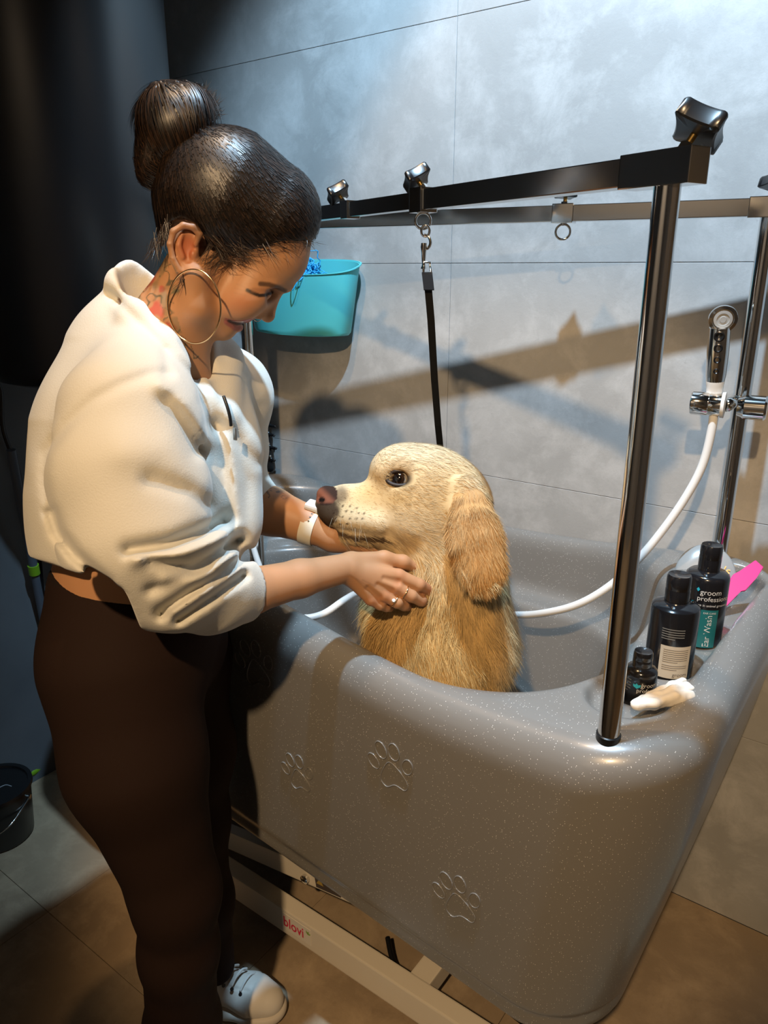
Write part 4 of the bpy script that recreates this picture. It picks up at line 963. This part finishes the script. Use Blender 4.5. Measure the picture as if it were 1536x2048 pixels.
for x, y in ((690, 1012), (704, 1013), (716, 1016), (695, 1022), (708, 1024), (720, 1026), (731, 1027), (690, 1034), (704, 1036), (716, 1037), (729, 1036), (672, 1026), (676, 1038), (684, 1048), (698, 1047)):
    col = mix(col, (0.03, 0.016, 0.01), 0.9 * sstep(3.0, 1.5, np.hypot(a - x, b - y)))
M['fur_skin'] = mat('dog_coat', (0.6, 0.42, 0.2), 0.85, tint=True, spec=0.08)
M['fur'] = mat('golden_fur', (0.6, 0.42, 0.2), 0.65, tint=True, spec=0.14)
body = link('body', np_mesh('body', DF.pts(V), F[:, ::-1], col), M['fur_skin'], dog)
# eyes
M['eye'] = mat('dark_brown_eye', (0.018, 0.008, 0.004), 0.06, coat=1.0, tint=True)
for sg in (1, -1):
    n1, n2 = 24, 36; th = np.linspace(0, math.pi, n1); ph = np.linspace(0, 2 * math.pi, n2, endpoint=False)
    T_, P_ = np.meshgrid(th, ph, indexing='ij'); dirs = np.stack([np.sin(T_) * np.cos(P_), np.sin(T_) * np.sin(P_), np.cos(T_)], -1).reshape(-1, 3)
    Ve = np.array([801, 960, 50 * sg]) + dirs * 17.0; idx = np.arange(n1 * n2).reshape(n1, n2); Fe = np.stack([idx[:-1], np.roll(idx, -1, 1)[:-1], np.roll(idx, -1, 1)[1:], idx[1:]], -1).reshape(-1, 4)
    look = np.array([-0.38, -0.05, 0.95 * sg]); look /= np.linalg.norm(look); cs = dirs @ look
    ce = mix((0.55, 0.50, 0.44), (0.022, 0.009, 0.004), sstep(0.50, 0.56, cs)); ce = mix(ce, (0.003, 0.002, 0.002), sstep(0.84, 0.88, cs))
    link('eye', np_mesh('eye', DF.pts(Ve), Fe, ce), M['eye'], dog)
    lid = [(801 + 25 * math.cos(t), 960 + (15.5 if math.sin(t) < 0 else 13) * math.sin(t), sg * (61.5 - 5 * abs(math.cos(t)) ** 2 * 1.3)) for t in np.linspace(0, 2 * math.pi, 32, endpoint=False)]
    tube_obj('eyelid', DF.pts(lid), 0.0038, mat('dark_eye_rim', (0.018, 0.010, 0.008), .6), dog, 8, closed=True)
# fur: flow field in local coordinates (a right, b down, c towards the viewer)
def flow(p, ear):
    a, b, c = p[:, 0], p[:, 1], p[:, 2]
    head = np.stack([np.clip((a - 640) / 90, .3, 1) * 1.0, 0.10 + 0.55 * sstep(880, 960, a) + 0.35 * sstep(1000, 1090, b), 0.25 * np.sign(c)], 1)
    bodyd = np.stack([0.12 + (a - 870) / 260 - 0.35 * sstep(1250, 1180, b) * sstep(880, 780, a), np.full(len(a), 1.0), 0.25 * (c + 0.325 * (b - 1040)) / 100 - 0.3], 1)
    sw = vnoise(p / 100, 1.9, 41); bodyd[:, 0] += 0.55 * sw
    t = sstep(1075, 1150, b + 0.25 * (a - 850))[:, None]; d = head * (1 - t) + bodyd * t
    d[ear] = np.stack([0.10 + 0.35 * (a[ear] - 940) / 60, np.ones(ear.sum()), np.zeros(ear.sum())], 1)
    return d
FURV, FURF, FURC = [], [], []; off = 0
def grow(n, wt, lenf, wid, lift, seg, droop, jitter=0.16, clump=None, tone=0.22):
    global off
    p, f, q, w4 = sample(V, F, n, wt); nn = (NV[q] * w4[..., None]).sum(1); nn /= np.linalg.norm(nn, axis=1)[:, None]
    ear = in_poly(p[:, 0], p[:, 1], EARP) & (np.abs(p[:, 2]) > 66)
    d = flow(p, ear); d -= (d * nn).sum(1)[:, None] * nn; d /= np.maximum(np.linalg.norm(d, axis=1), 1e-6)[:, None]
    cl = (vnoise(p / 100, 11, 51) * .45 + vnoise(p / 100, 4.5, 52) * .55 * sstep(1100, 1200, p[:, 1]))[:, None] * np.cross(nn, d)
    d = d + cl + rng.normal(0, jitter, d.shape) + nn * lift * rng.uniform(0.4, 1.3, (len(p), 1)); d /= np.linalg.norm(d, axis=1)[:, None]
    L_ = lenf(p, ear) * rng.uniform(0.6, 1.15, len(p))
    tf = vnoise(p / 100 * np.array([1, .32, 1]), 9, 77) * sstep(1090, 1180, p[:, 1]); cc = dogcol(p[:, 0], p[:, 1], p[:, 2], ear.astype(float)) * (1 + .30 * tf)[:, None] * (1 + tone * rng.normal(0, 1, (len(p), 1))).clip(0.5, 1.6)
    v_, f_, c_ = ribbons(p - nn * 1.5, d, nn, L_, wid(p) * rng.uniform(.7, 1.3, len(p)), seg, lambda p, dd, t: dd + np.array([0, droop, 0]) - nn * (0.18 * lift), np.clip(cc, 0.005, 0.9))
    FURV.append(v_); FURF.append(f_ + off); FURC.append(c_); off += len(v_)
fa_, fb_, fc_ = [V[F].mean(1)[:, k] for k in range(3)]
bare = (np.hypot((fa_ - 652) / 27, (fb_ - 990) / 23) < 1) | ((np.hypot((fa_ - 800) / 1.5, fb_ - 960) < 17) & (np.abs(fc_) > 30))
headw = sstep(1150, 1080, fb_) * (~bare) * np.where(fc_ > -60, 1.0, 0.4)
lowcut = sstep(1540, 1460, fb_)
grow(62000, headw, lambda p, e: 9 + 10 * sstep(660, 860, p[:, 0]) + 8 * sstep(1020, 1120, p[:, 1]) + 10 * e, lambda p: np.full(len(p), 0.95), 0.16, 2, 0.02, 0.10, tone=.10)
bodyw = sstep(1090, 1170, fb_) * lowcut * np.where(fc_ + .325 * (fb_ - 1040) > -90, 1.0, 0.35)
grow(85000, bodyw, lambda p, e: 34 + 26 * sstep(1150, 1260, p[:, 1]) - 14 * sstep(1340, 1420, p[:, 1]), lambda p: np.full(len(p), 1.05), 0.20, 4, 0.05, 0.11, tone=.13)
earw = (in_poly(fa_, fb_, EARP) & (np.abs(fc_) > 66)).astype(float)
grow(18000, earw, lambda p, e: 20 + 16 * sstep(1020, 1120, p[:, 1]), lambda p: np.full(len(p), 1.0), 0.12, 4, 0.04, 0.11, tone=.13)
ruff = sstep(1060, 1120, fb_) * sstep(1240, 1160, fb_) * 1.0
grow(9000, ruff, lambda p, e: np.full(len(p), 38.0), lambda p: np.full(len(p), 1.0), 0.24, 4, 0.06, 0.16, tone=.13)
fur = link('fur', np_mesh('fur', DF.pts(np.concatenate(FURV)), np.concatenate(FURF), np.concatenate(FURC)), M['fur'], dog); fur['kind'] = 'stuff'
# whiskers
n = 16; ws = np.stack([rng.uniform(672, 735, n), rng.uniform(1018, 1050, n), np.full(n, 36.0)], 1); wd_ = np.stack([rng.uniform(-0.5, .35, n), rng.uniform(.5, 1.0, n), rng.uniform(.2, .7, n)], 1); wd_ /= np.linalg.norm(wd_, axis=1)[:, None]
v_, f_, c_ = ribbons(ws, wd_, np.tile([0, 0, 1.0], (n, 1)), rng.uniform(30, 55, n), np.full(n, 0.36), 5, lambda p, d, t: d + np.array([0.02, .05, 0]), np.tile([.55, .48, .36], (n, 1)))
o = link('whiskers', np_mesh('whiskers', DF.pts(v_), f_, c_), M['fur'], dog); o['kind'] = 'stuff'
# black collar half buried in the ruff
cp = [(876 + 112 * math.cos(t), 1160 + 26 * math.sin(t) - 14 * math.cos(t), 98 * math.sin(t) - 50) for t in np.linspace(0, 2 * math.pi, 48, endpoint=False)]
tube_obj('collar', DF.pts(cp), 0.0055, M['black_matte'], dog, 8, closed=True)
# ================================================================== bottles and things on the tub's end deck
def WX(px, py, X): r = ray(px, py); return CAMP + r * (X / r[0])
def label_wrap(me, c, r, z, dx=0.0, ang=0.0, rot=0.0):
    """bend flat lettering (x right, y up) round an upright bottle, facing the viewer turned by ang"""
    out = np.array([-c[0], -c[1]]); out /= np.linalg.norm(out); ca, sa = math.cos(ang), math.sin(ang); out = np.array([ca * out[0] - sa * out[1], sa * out[0] + ca * out[1]]); rt = np.array([-out[1], out[0]])
    def fn(a):
        x, y = a[:, 0], a[:, 1]; x, y = x * math.cos(rot) - y * math.sin(rot), x * math.sin(rot) + y * math.cos(rot); t = (x + dx) / r
        return np.stack([c[0] + r * (out[0] * np.cos(t) + rt[0] * np.sin(t)), c[1] + r * (out[1] * np.cos(t) + rt[1] * np.sin(t)), z + y], 1)
    return map_mesh(me, fn)
def sheet(wd, ht, n=12):
    V = [(x, y, 0) for y in (-ht / 2, ht / 2) for x in np.linspace(-wd / 2, wd / 2, n)]; F = [(i, i + 1, n + i + 1, n + i) for i in range(n - 1)]
    return np_mesh('label', V, F)
M['bottle'] = mat('glossy_black_plastic', (0.010, 0.010, 0.012), 0.16, coat=0.3); M['print'] = mat('white_print', (0.70, 0.70, 0.70), 0.5)
M['print_grey'] = mat('grey_print', (0.22, 0.22, 0.21), 0.5); M['teal_label'] = mat('teal_label', (0.012, 0.15, 0.16), 0.4); M['cream_label'] = mat('cream_label', (0.62, 0.55, 0.44), 0.5)
M['purple_label'] = mat('purple_label', (0.13, 0.02, 0.10), 0.4); M['blue_mark'] = mat('blue_mark', (0.03, 0.45, 0.62), 0.4); M['dark_print'] = mat('dark_print', (0.10, 0.08, 0.07), 0.6)
def bottle(name, c, r, hb, rc, hc, label):
    zb = float(rim_z(np.array(c[0]), np.array(c[1]))) - 0.0440; o = empty(name, (c[0], c[1], zb)); tag(o, label, 'bottle', 'black grooming bottles in the tub deck cups')
    lathe_obj('bottle_body', [(0, 0), (r * .92, 0), (r, .004), (r, hb - .010), (r * .97, hb - .004), (r * .86, hb), (rc * 1.05, hb + .003), (rc * .95, hb + .006), (0, hb + .006)], (c[0], c[1], zb), (0, 0, 1), M['bottle'], o, 40)
    lathe_obj('cap', [(0, hb + .004), (rc, hb + .004), (rc, hb + hc * .5), (rc * .985, hb + hc * .52), (rc, hb + hc * .54), (rc * .98, hb + hc - .003), (rc * .9, hb + hc), (rc * .55, hb + hc - .0015), (0, hb + hc - .003)], (c[0], c[1], zb), (0, 0, 1), M['bottle'], o, 32)
    return o, zb
def put(o, name, me, m, c, r, z, dx=0, ang=0, rot=0): return link(name, label_wrap(me, c, r, z, dx, ang, rot), m, o, smooth=False)
def lines(o, c, r, z0, n, wd, hgt, dz, m, dx=0, ang=0):
    for i in range(n):
        wi = wd * (1 if i < n - 1 else .6); put(o, 'print_line', sheet(wi, hgt, 8), m, c, r, z0 - i * dz, dx - (wd - wi) / 2, ang)
c = CUPS[1][:2]; o, zb = bottle('shampoo_bottle', c, .0385, .132, .0195, .050, 'largest black bottle with a cream label of small print, between the other two bottles'); r = .0389
lines(o, c, r, zb + .100, 5, .036, .0014, .0042, M['print_grey'], .002); put(o, 'cream_label', sheet(.050, .058), M['cream_label'], c, r, zb + .042, .010)
lines(o, c, r + .0002, zb + .064, 7, .040, .0009, .0036, M['dark_print'], .010); lines(o, c, r + .0002, zb + .036, 3, .040, .0009, .0036, M['dark_print'], .010); put(o, 'lettering', text_mesh('groom', .009), M['dark_print'], c, r + .0002, zb + .020, .020)
c = CUPS[2][:2]; o, zb = bottle('shampoo_bottle', c, .0365, .132, .0185, .050, 'tall black bottle reading Ear Wash on a teal label, rearmost of the three'); r = .0369
put(o, 'lettering', text_mesh('groom', .0135), M['print'], c, r, zb + .106, .010); put(o, 'lettering', text_mesh('professional', .0125), M['print'], c, r, zb + .094, .018)
put(o, 'lettering', text_mesh('excellence in animal grooming', .0062), M['print'], c, r, zb + .082, .008)
put(o, 'blue_mark', np_mesh('m', [(0, .004, 0), (-.003, 0, 0), (0, -.004, 0), (.003, 0, 0)], [(0, 1, 2, 3)]), M['blue_mark'], c, r, zb + .110, -.012)
put(o, 'teal_label', sheet(.030, .072), M['teal_label'], c, r, zb + .038, .012); put(o, 'lettering', text_mesh('Ear Wash', .0155), M['print'], c, r + .0002, zb + .034, .012, 0, math.pi / 2)
put(o, 'lettering', text_mesh('EAR CARE', .0048), M['print'], c, r + .0002, zb + .068, .012)
c = CUPS[0][:2]; o, zb = bottle('shampoo_bottle', c, .0250, .066, .0150, .028, 'smallest black bottle with blue drop logo and purple label, beside the chrome post'); r = .0253
put(o, 'lettering', text_mesh('groom', .0105), M['print'], c, r, zb + .046, .016); put(o, 'lettering', text_mesh('professional', .0095), M['print'], c, r, zb + .037, .019)
put(o, 'purple_label', sheet(.020, .028), M['purple_label'], c, r, zb + .016, .012); put(o, 'lettering', text_mesh('W', .008), M['print'], c, r + .0002, zb + .016, .014)
for i, t in enumerate((130, 95, 55)):
    a = R(t); d = np.array([math.cos(a), math.sin(a)]); s_ = np.array([-d[1], d[0]]); P4 = [(*(d * q + s_ * w_), 0) for q, w_ in ((0, 0), (.006, .0024), (.0095, 0), (.006, -.0024))]
    put(o, 'drop_logo', np_mesh('m', P4, [(0, 1, 2, 3)]), M['blue_mark'], c, r + .0001, zb + .040, -.004)
lines(o, c, r, zb + .052, 5, .012, .0011, .005, M['print_grey'], -.020)

# pink comb standing in the last cup
cb = np.array([CUPS[3][0], CUPS[3][1], float(rim_z(np.array(CUPS[3][0]), np.array(CUPS[3][1]))) - .040]); ct = WY(1514, 1124, 1.500)
co = empty('grooming_comb', cb); tag(co, 'pink plastic grooming comb standing in the tub deck by the wall', 'comb')
cd_ = (ct - cb); Lc = np.linalg.norm(cd_); cd_ /= Lc; cs_ = np.cross(cd_, ray(1460, 1190)); cs_ /= np.linalg.norm(cs_); cn_ = np.cross(cs_, cd_)
def blade(name, prof, th, m, parent):
    bm = bmesh.new(); f0 = [bm.verts.new(cb + cd_ * y * Lc + cs_ * x + cn_ * th) for x, y in prof]; f1 = [bm.verts.new(cb + cd_ * y * Lc + cs_ * x - cn_ * th) for x, y in prof]
    bm.faces.new(f0); bm.faces.new(f1[::-1]); k = len(prof)
    for i in range(k): bm.faces.new((f0[i], f1[i], f1[(i + 1) % k], f0[(i + 1) % k]))
    bmesh.ops.bevel(bm, geom=bm.edges[:], offset=.0012, segments=1, affect='EDGES'); return link(name, bm_mesh(name, bm), m, parent, smooth=False)
sgn_ = 1 if cs_[0] > 0 else -1
blade('handle', [(x * sgn_ * 1.35, y) for x, y in [(-.009, .0), (.007, .0), (.008, .48), (.013, .52), (.013, .78), (.011, .98), (-.003, 1.0), (-.010, .70), (-.013, .62)]], .006, M['pink'], co)
blade('comb_plate', [(-.020 * sgn_, .02), (-.009 * sgn_, .02), (-.012 * sgn_, .62), (-.016 * sgn_, .56)], .003, M['red'], co)

# grey oval lid leaning in the back corner of the deck, gold script
oc = WY(1410, 1152, 1.520); oN = CAMP - oc; oN /= np.linalg.norm(oN); oN = oN + np.array([0.05, 0, 0.25]); oN /= np.linalg.norm(oN)
ol = empty('oval_lid', oc); tag(ol, 'grey oval plate with gold script leaning behind the black bottles', 'plate')
ox = np.cross(np.array([0, 0, 1.0]), oN); ox /= np.linalg.norm(ox); oy = np.cross(oN, ox)
me = np_mesh('disc', *(lambda n: ([(.0, .0, .0)] * 0 + [(r_ * math.cos(2 * math.pi * k / n), r_ * math.sin(2 * math.pi * k / n), h_) for r_, h_ in ((.90, -.010), (1.0, -.006), (1.0, .0), (.93, .004), (.5, .006), (.02, .006)) for k in range(n)], [(i * n + k, i * n + (k + 1) % n, (i + 1) * n + (k + 1) % n, (i + 1) * n + k) for i in range(5) for k in range(n)]))(56))
map_mesh(me, lambda a: oc + np.outer(a[:, 0] * .058, ox) + np.outer(a[:, 1] * .066, oy) + np.outer(a[:, 2], oN)); link('disc', me, mat('grey_gloss', (.34, .35, .35), .22, coat=.4), ol)
me = text_mesh("tty's", .026); map_mesh(me, lambda a: oc + np.outer(a[:, 0] + .024 + .22 * a[:, 1], ox) + np.outer(a[:, 1] + .012 + .12 * a[:, 0], oy) + np.outer(np.full(len(a), .0072), oN)); link('gold_lettering', me, M['gold'], ol, smooth=False)

# crumpled white cloth over the first cup
g = grid_for([WZ(1262, 1415, .93), WZ(1385, 1370, .95), WZ(1330, 1440, .93)], .03, .0018)
cl0 = [(1268, 1410), (1300, 1398), (1345, 1382), (1374, 1372)]
for k_ in range(5):
    oy_ = (-12, -3, 5, 13, 20)[k_]; oz = (.002, .007, .004, .006, .001)[k_]
    g.chain([WZ(x + 3 * k_ + random.uniform(-4, 4), y + oy_ * (0.35 + .5 * i / 2), .936 + oz + random.uniform(-.003, .003)) for i, (x, y) in enumerate(cl0)], [.0045, .006, .007, .0045], k=.006)
V, F = g.mesh(); V = V + normals(V, F) * (0.0014 * vnoise(V, 120, 3))[:, None]
tag(link('wipe_cloth', np_mesh('wipe_cloth', smooth_mesh(V, F, 1), F), mat('white_cotton', (.80, .75, .67), .85, bump=(500, .3, .0006))), 'crumpled white cloth lying on the tub rim by the small bottle', 'cloth')

# ================================================================== wall basket with sponge
x0, x1 = WY(497, 560, 1.64)[0], WY(713, 545, 1.64)[0]; zt, zb_ = WY(650, 549, 1.58)[2], WY(620, 673, 1.60)[2]
bx = (x0 + x1) / 2; bk = empty('wall_basket', (bx, 1.64, zb_)); tag(bk, 'turquoise plastic basket hanging on the concrete wall behind the person', 'basket')
def stad(hx, hy, n=56):
    pts = []
    for k in range(n):
        t = 2 * math.pi * k / n; cx_ = math.copysign(abs(math.cos(t)) ** .62, math.cos(t)); sy_ = math.copysign(abs(math.sin(t)) ** .75, math.sin(t)); pts.append((hx * cx_, hy * sy_))
    return pts
prof = [(.0, .80, .0), (.60, .80, .0), (.80, .82, .004), (.84, .86, .012), (1.0, 1.0, 1.0), (1.025, 1.03, 1.0), (1.025, 1.03, .985), (.985, .97, .985), (.82, .83, .02), (.0, .8, .018)]
rows = []; hx, hy, hz = (x1 - x0) / 2, .058, zt - zb_
bm = bmesh.new()
for sx, sy_, h_ in prof:
    hh_ = h_ * hz if h_ in (1.0, .985) else h_ * (1 if h_ < .5 else hz)
    rows.append([bm.verts.new((bx + x * max(sx, .01), 1.640 + y * max(sy_ if sx > 0 else .01, .01), zb_ + hh_ + (.040 * (y / hy * .5 + .5) * h_ if h_ > .5 else 0))) for x, y in stad(hx, hy)])
for r0, r1 in zip(rows[:-1], rows[1:]):
    for k in range(56): bm.faces.new((r0[k], r0[(k + 1) % 56], r1[(k + 1) % 56], r1[k]))
o = link('basket_shell', bm_mesh('basket_shell', bm), M['teal'], bk); sharp(o, 40)
for x in (-.4, .4): box_obj('wall_hook', (bx + x * hx, 1.697, zt - .03), (.02, .006, .03), M['teal'], bk, bev=.002)
spc = WY(612, 545, 1.615); sp = empty('bath_sponge', spc); tag(sp, 'blue mesh bath sponge sticking out of the turquoise basket', 'sponge')
bm = bmesh.new()
for k in range(46):
    ax = Vector(rng.normal(0, 1, 3)).normalized(); a_, b_, _ = frame_along(ax); cc = Vector(spc) + Vector(rng.normal(0, .012, 3)); rr = rng.uniform(.016, .030); ph = rng.uniform(0, 6)
    bm_tube(bm, [cc + (a_ * math.cos(t) + b_ * math.sin(t)) * rr * (1 + .18 * math.sin(5 * t + ph)) + ax * .004 * math.sin(7 * t) for t in np.linspace(0, 2 * math.pi, 26, endpoint=False)], .0016, 4, closed=True)
o = link('mesh_ruffles', bm_mesh('mesh_ruffles', bm), M['sponge'], sp)
tail = catmull([spc + np.array(q) for q in ((.0, -.03, -.005), (-.012, -.045, -.02), (-.004, -.052, -.045), (.010, -.045, -.02), (.004, -.03, 0))], 6); tube_obj('cord_loop', tail, .0016, M['sponge'], sp, 6)

# ================================================================== shower handset, holder, hose
hp = WY(1468, 803, 1.575); Rt = np.array([_cy, _sy, 0.0]); Rt = np.array([1.0, 0.0, 0.0]) * .8 + Rt * .2; Rt /= np.linalg.norm(Rt)
ho = empty('shower_holder', hp); tag(ho, 'chrome shower holder clamped on the rear chrome post', 'shower holder')
lathe_obj('holder_body', [(0, 0), (.020, 0), (.022, .002), (.022, .030), (.0213, .031), (.0213, .033), (.022, .034), (.022, .054), (.018, .058), (0, .058)], hp - Rt * .064 + np.array([0, -.055, 0]), Rt, M['chrome'], ho, 32)
lathe_obj('grip_ring', [(.010, .0), (.024, .0), (.0245, .006), (.010, .008)], hp + np.array([0, -.055, 0]) - Rt * .010, Rt, M['white'], ho, 32)
lathe_obj('clamp_knob', [(0, 0), (.017, 0), (.020, .008), (.023, .012), (.023, .046), (.020, .050), (0, .050)], hp + Rt * .018 + np.array([0, -.055, 0]), Rt, M['chrome'], ho, 32)
yh = 1.525
hs_ = empty('shower_handset', WY(1432, 775, yh)); tag(hs_, 'small chrome shower handset with white coupling in its holder', 'shower head')
pb_, pt_ = WY(1430, 770, yh), WY(1440, 655, yh - .012); ax = pt_ - pb_; La = np.linalg.norm(ax); ax /= La
lathe_obj('coupling', [(0, -.030), (.014, -.030), (.0155, .0), (.0165, .004), (.0165, .010), (0, .010)], pb_ - ax * .0, ax, M['white'], hs_, 28)
lathe_obj('handle', [(0, .008), (.0165, .008), (.0180, .02), (.0195, La * .6), (.0185, La), (0, La)], pb_, ax, M['chrome'], hs_, 32)
fn = CAMP - pt_; fn /= np.linalg.norm(fn); fn = fn + np.array([.1, 0, -.25]); fn /= np.linalg.norm(fn); hc_ = WY(1446, 638, yh - .018)
lathe_obj('spray_head', [(0, -.022), (.016, -.020), (.023, -.008), (.0255, .0), (.0245, .004), (.019, .005), (.0175, .002), (0, .002)], hc_, fn, M['chrome'], hs_, 36)
lathe_obj('spray_face', [(0, .0022), (.0165, .0022), (.0160, .0045), (.011, .0048), (.0105, .0038), (.006, .0038), (.0055, .0048), (0, .0048)], hc_, fn, mat('grey_rubber', (.42, .40, .37), .5), hs_, 30)
nv = CAMP - (pb_ + pt_) / 2; nv -= ax * (nv @ ax); nv /= np.linalg.norm(nv)
for i in range(4):
    t = .16 + .20 * i; s0 = .0045 + .0013 * i
    lathe_obj('grip_dimple', [(0, -.003), (s0, -.001), (s0 * 1.15, .0012), (s0 * .9, .002), (s0 * .5, .0), (0, -.001)], pb_ + ax * La * (t + .12) + nv * (.0175 + .0022 * t), nv, M['black'], hs_, 18)
tube_obj('clamp_arm', [hp + np.array([0, -.055, 0]), hp + np.array([0, .012, 0])], .012, M['chrome'], ho, 16)
hose = [WY(1428, 800, 1.515), WY(1425, 850, 1.515), WY(1405, 930, 1.51), WY(1368, 1000, 1.495), WY(1318, 1070, 1.47), WY(1268, 1128, 1.44), WY(1218, 1173, 1.41), WY(1160, 1207, 1.39), WY(1100, 1224, 1.39), WY(1040, 1230, 1.42), WY(960, 1225, 1.47), WY(860, 1195, 1.50), WY(770, 1180, 1.42), WY(718, 1186, 1.33), WZ(690, 1199, .815), WZ(650, 1226, .805), WZ(612, 1236, .80), WZ(580, 1228, .80), WZ(552, 1202, .80), WZ(530, 1160, .80), WZ(512, 1112, .80), WZ(498, 1060, .80)]
tag(tube_obj('shower_hose', catmull(hose, 8), .0082, M['hose'], n=14), 'white shower hose looping from the handset down into the tub', 'hose')

# black tap body by the far end of the tub
vt = empty('mixer_tap', WY(541, 930, 1.65)); tag(vt, 'black wall tap with chrome screws at the far end of the tub', 'tap')
g = grid_for([WY(520, 820, 1.66), WY(560, 940, 1.66)], .03, .0025)
g.chain([WY(533, 825, 1.66), WY(536, 880, 1.66), WY(541, 935, 1.66)], [.012, .013, .016], k=.01)
for y in (850, 868, 894, 918): g.cap(WY(536, y, 1.655), WY(548 + (y % 7) * .8, y + 3, 1.655), .006, .0045, k=.006)
V, F = g.mesh(); link('tap_body', np_mesh('tap_body', V, F), M['black'], vt)
for x, y in ((534, 841), (537, 887), (540, 912)): lathe_obj('screw_cap', [(0, 0), (.0045, 0), (.0045, .004), (.003, .006), (0, .0065)], WY(x, y, 1.645), (.3, -1, .1), M['chrome'], vt, 14)

# ================================================================== dim left side: water heater, cables, mop, bucket
hc2 = np.array([-1.80, 1.16]); wh = empty('water_heater', (hc2[0], hc2[1], 1.28)); tag(wh, 'black cylindrical water heater hanging on the dark side wall', 'water heater')
lathe_obj('tank', [(0, 1.275), (.20, 1.275), (.235, 1.285), (.25, 1.31), (.25, 2.55), (.235, 2.60), (0, 2.62)], (hc2[0], hc2[1], 0), (0, 0, 1), M['heater'], wh, 72)
box_obj('wall_bracket', (-2.05, 1.16, 1.9), (.06, .30, .10), M['black'], wh, bev=.004)
lathe_obj('base_fitting', [(0, 1.22), (.05, 1.22), (.06, 1.276), (0, 1.276)], (hc2[0] + .05, hc2[1] - .1, 0), (0, 0, 1), M['black'], wh, 24)
for dx_ in (-.10, .12): lathe_obj('pipe_stub', [(0, 1.18), (.012, 1.18), (.012, 1.276), (0, 1.276)], (hc2[0] + dx_, hc2[1] + .06, 0), (0, 0, 1), M['chrome_dark'], wh, 16)
tag(tube_obj('white_cable', catmull([W(-40, 560, 1.75), W(0, 593, 1.75), W(24, 622, 1.75), W(30, 660, 1.76), W(40, 705, 1.77), W(58, 740, 1.78), W(78, 760, 1.79), W(102, 772, 1.80), W(150, 780, 1.83), WY(185, 760, 1.1)], 8), .0042, M['white'], n=10), 'white cable curving below the black water heater', 'cable')
tag(tube_obj('black_cable', catmull([WX(-30, 740, -2.06), WX(0, 775, -2.06), WX(5, 850, -2.06), WX(18, 895, -2.06), WX(36, 940, -2.06), WX(44, 985, -2.06), WX(52, 1020, -2.06), WX(75, 1090, -2.06), WX(85, 1180, -2.06), WX(95, 1300, -2.06)], 8), .0060, M['black'], n=10), 'black cable running down the dark side wall', 'cable')
mh0, mh1 = WZ(58, 1548, .03), WZ(205, 1446, .03); mm = (mh0 + mh1) / 2; mp = empty('floor_mop', mm); tag(mp, 'floor mop with lime green head and grey pole leaning on the side wall', 'mop')
mtop = W(22, 900, 2.02); pm = mm + np.array([0, 0, .03])
lathe_obj('pole', [(0, 0), (.012, 0), (.012, np.linalg.norm(mtop - pm)), (0, np.linalg.norm(mtop - pm))], pm, mtop - pm, mat('grey_blue_pole', (.10, .12, .15), .35), mp, 16)
t_ = .50
for q_ in np.linspace(0, 1, 200):
    if proj(pm + (mtop - pm) * q_)[1] < 1150: t_ = q_; break
u_ = (mtop - pm) / np.linalg.norm(mtop - pm); M['lime'] = mat('lime_plastic', (.22, .45, .02), .4)
lathe_obj('grip_band', [(0, 0), (.0155, 0), (.0155, .03), (0, .03)], pm + (mtop - pm) * t_, u_, M['lime'], mp, 20)
bm = bmesh.new(); bm_tube(bm, [mh0, mh0 * .97 + mh1 * .03, mh1], [.010, .014, .014], 10); link('mop_head', bm_mesh('mop_head', bm), M['lime'], mp)
box_obj('socket', mm + np.array([0, 0, .02]), (.04, .04, .04), M['black'], mp, bev=.006)
bc2 = WZ(4, 1668, 0.0); bu = empty('black_bucket', bc2); tag(bu, 'black lidded bucket standing on the floor behind the person', 'bucket')
lathe_obj('bucket_body', [(0, .001), (.082, .001), (.086, .006), (.096, .150), (.099, .152), (.099, .158), (0, .158)], bc2, (0, 0, 1), M['black'], bu, 40)
lathe_obj('lid', [(0, .160), (.088, .160), (.090, .166), (.101, .167), (.102, .158), (.100, .157)], bc2, (0, 0, 1), M['black'], bu, 40)
for sg in (-1, 1): lathe_obj('handle_pivot', [(0, 0), (.007, 0), (.007, .006), (0, .008)], bc2 + np.array([.095 * sg * .8, -.095 * sg * .6 * -1, .128]), (sg * .8, sg * .6, 0), M['chrome'], bu, 14)
ha = np.array([.8, .6, 0]); hb_ = np.array([.6, -.8, 0]); tube_obj('bail_handle', catmull([bc2 + ha * .098 + np.array([0, 0, .128]), bc2 + ha * .07 + hb_ * .085 + np.array([0, 0, .095]), bc2 + hb_ * .112 + np.array([0, 0, .075]), bc2 - ha * .07 + hb_ * .085 + np.array([0, 0, .095]), bc2 - ha * .098 + np.array([0, 0, .128])], 8), .0024, M['chrome_dark'], bu, 8)
scr = [bc2 + np.array([.8, .6, 0]) * x + np.array([-.6, .8, 0]) * y + np.array([0, 0, .1605]) for x, y in catmull([(-.05, .0), (-.03, .012), (-.02, -.006), (0, .012), (.012, -.006), (.03, .010), (.05, .004)], 6)]
tube_obj('lid_script', scr, .0012, mat('grey_script', (.35, .38, .42), .4), bu, 6)
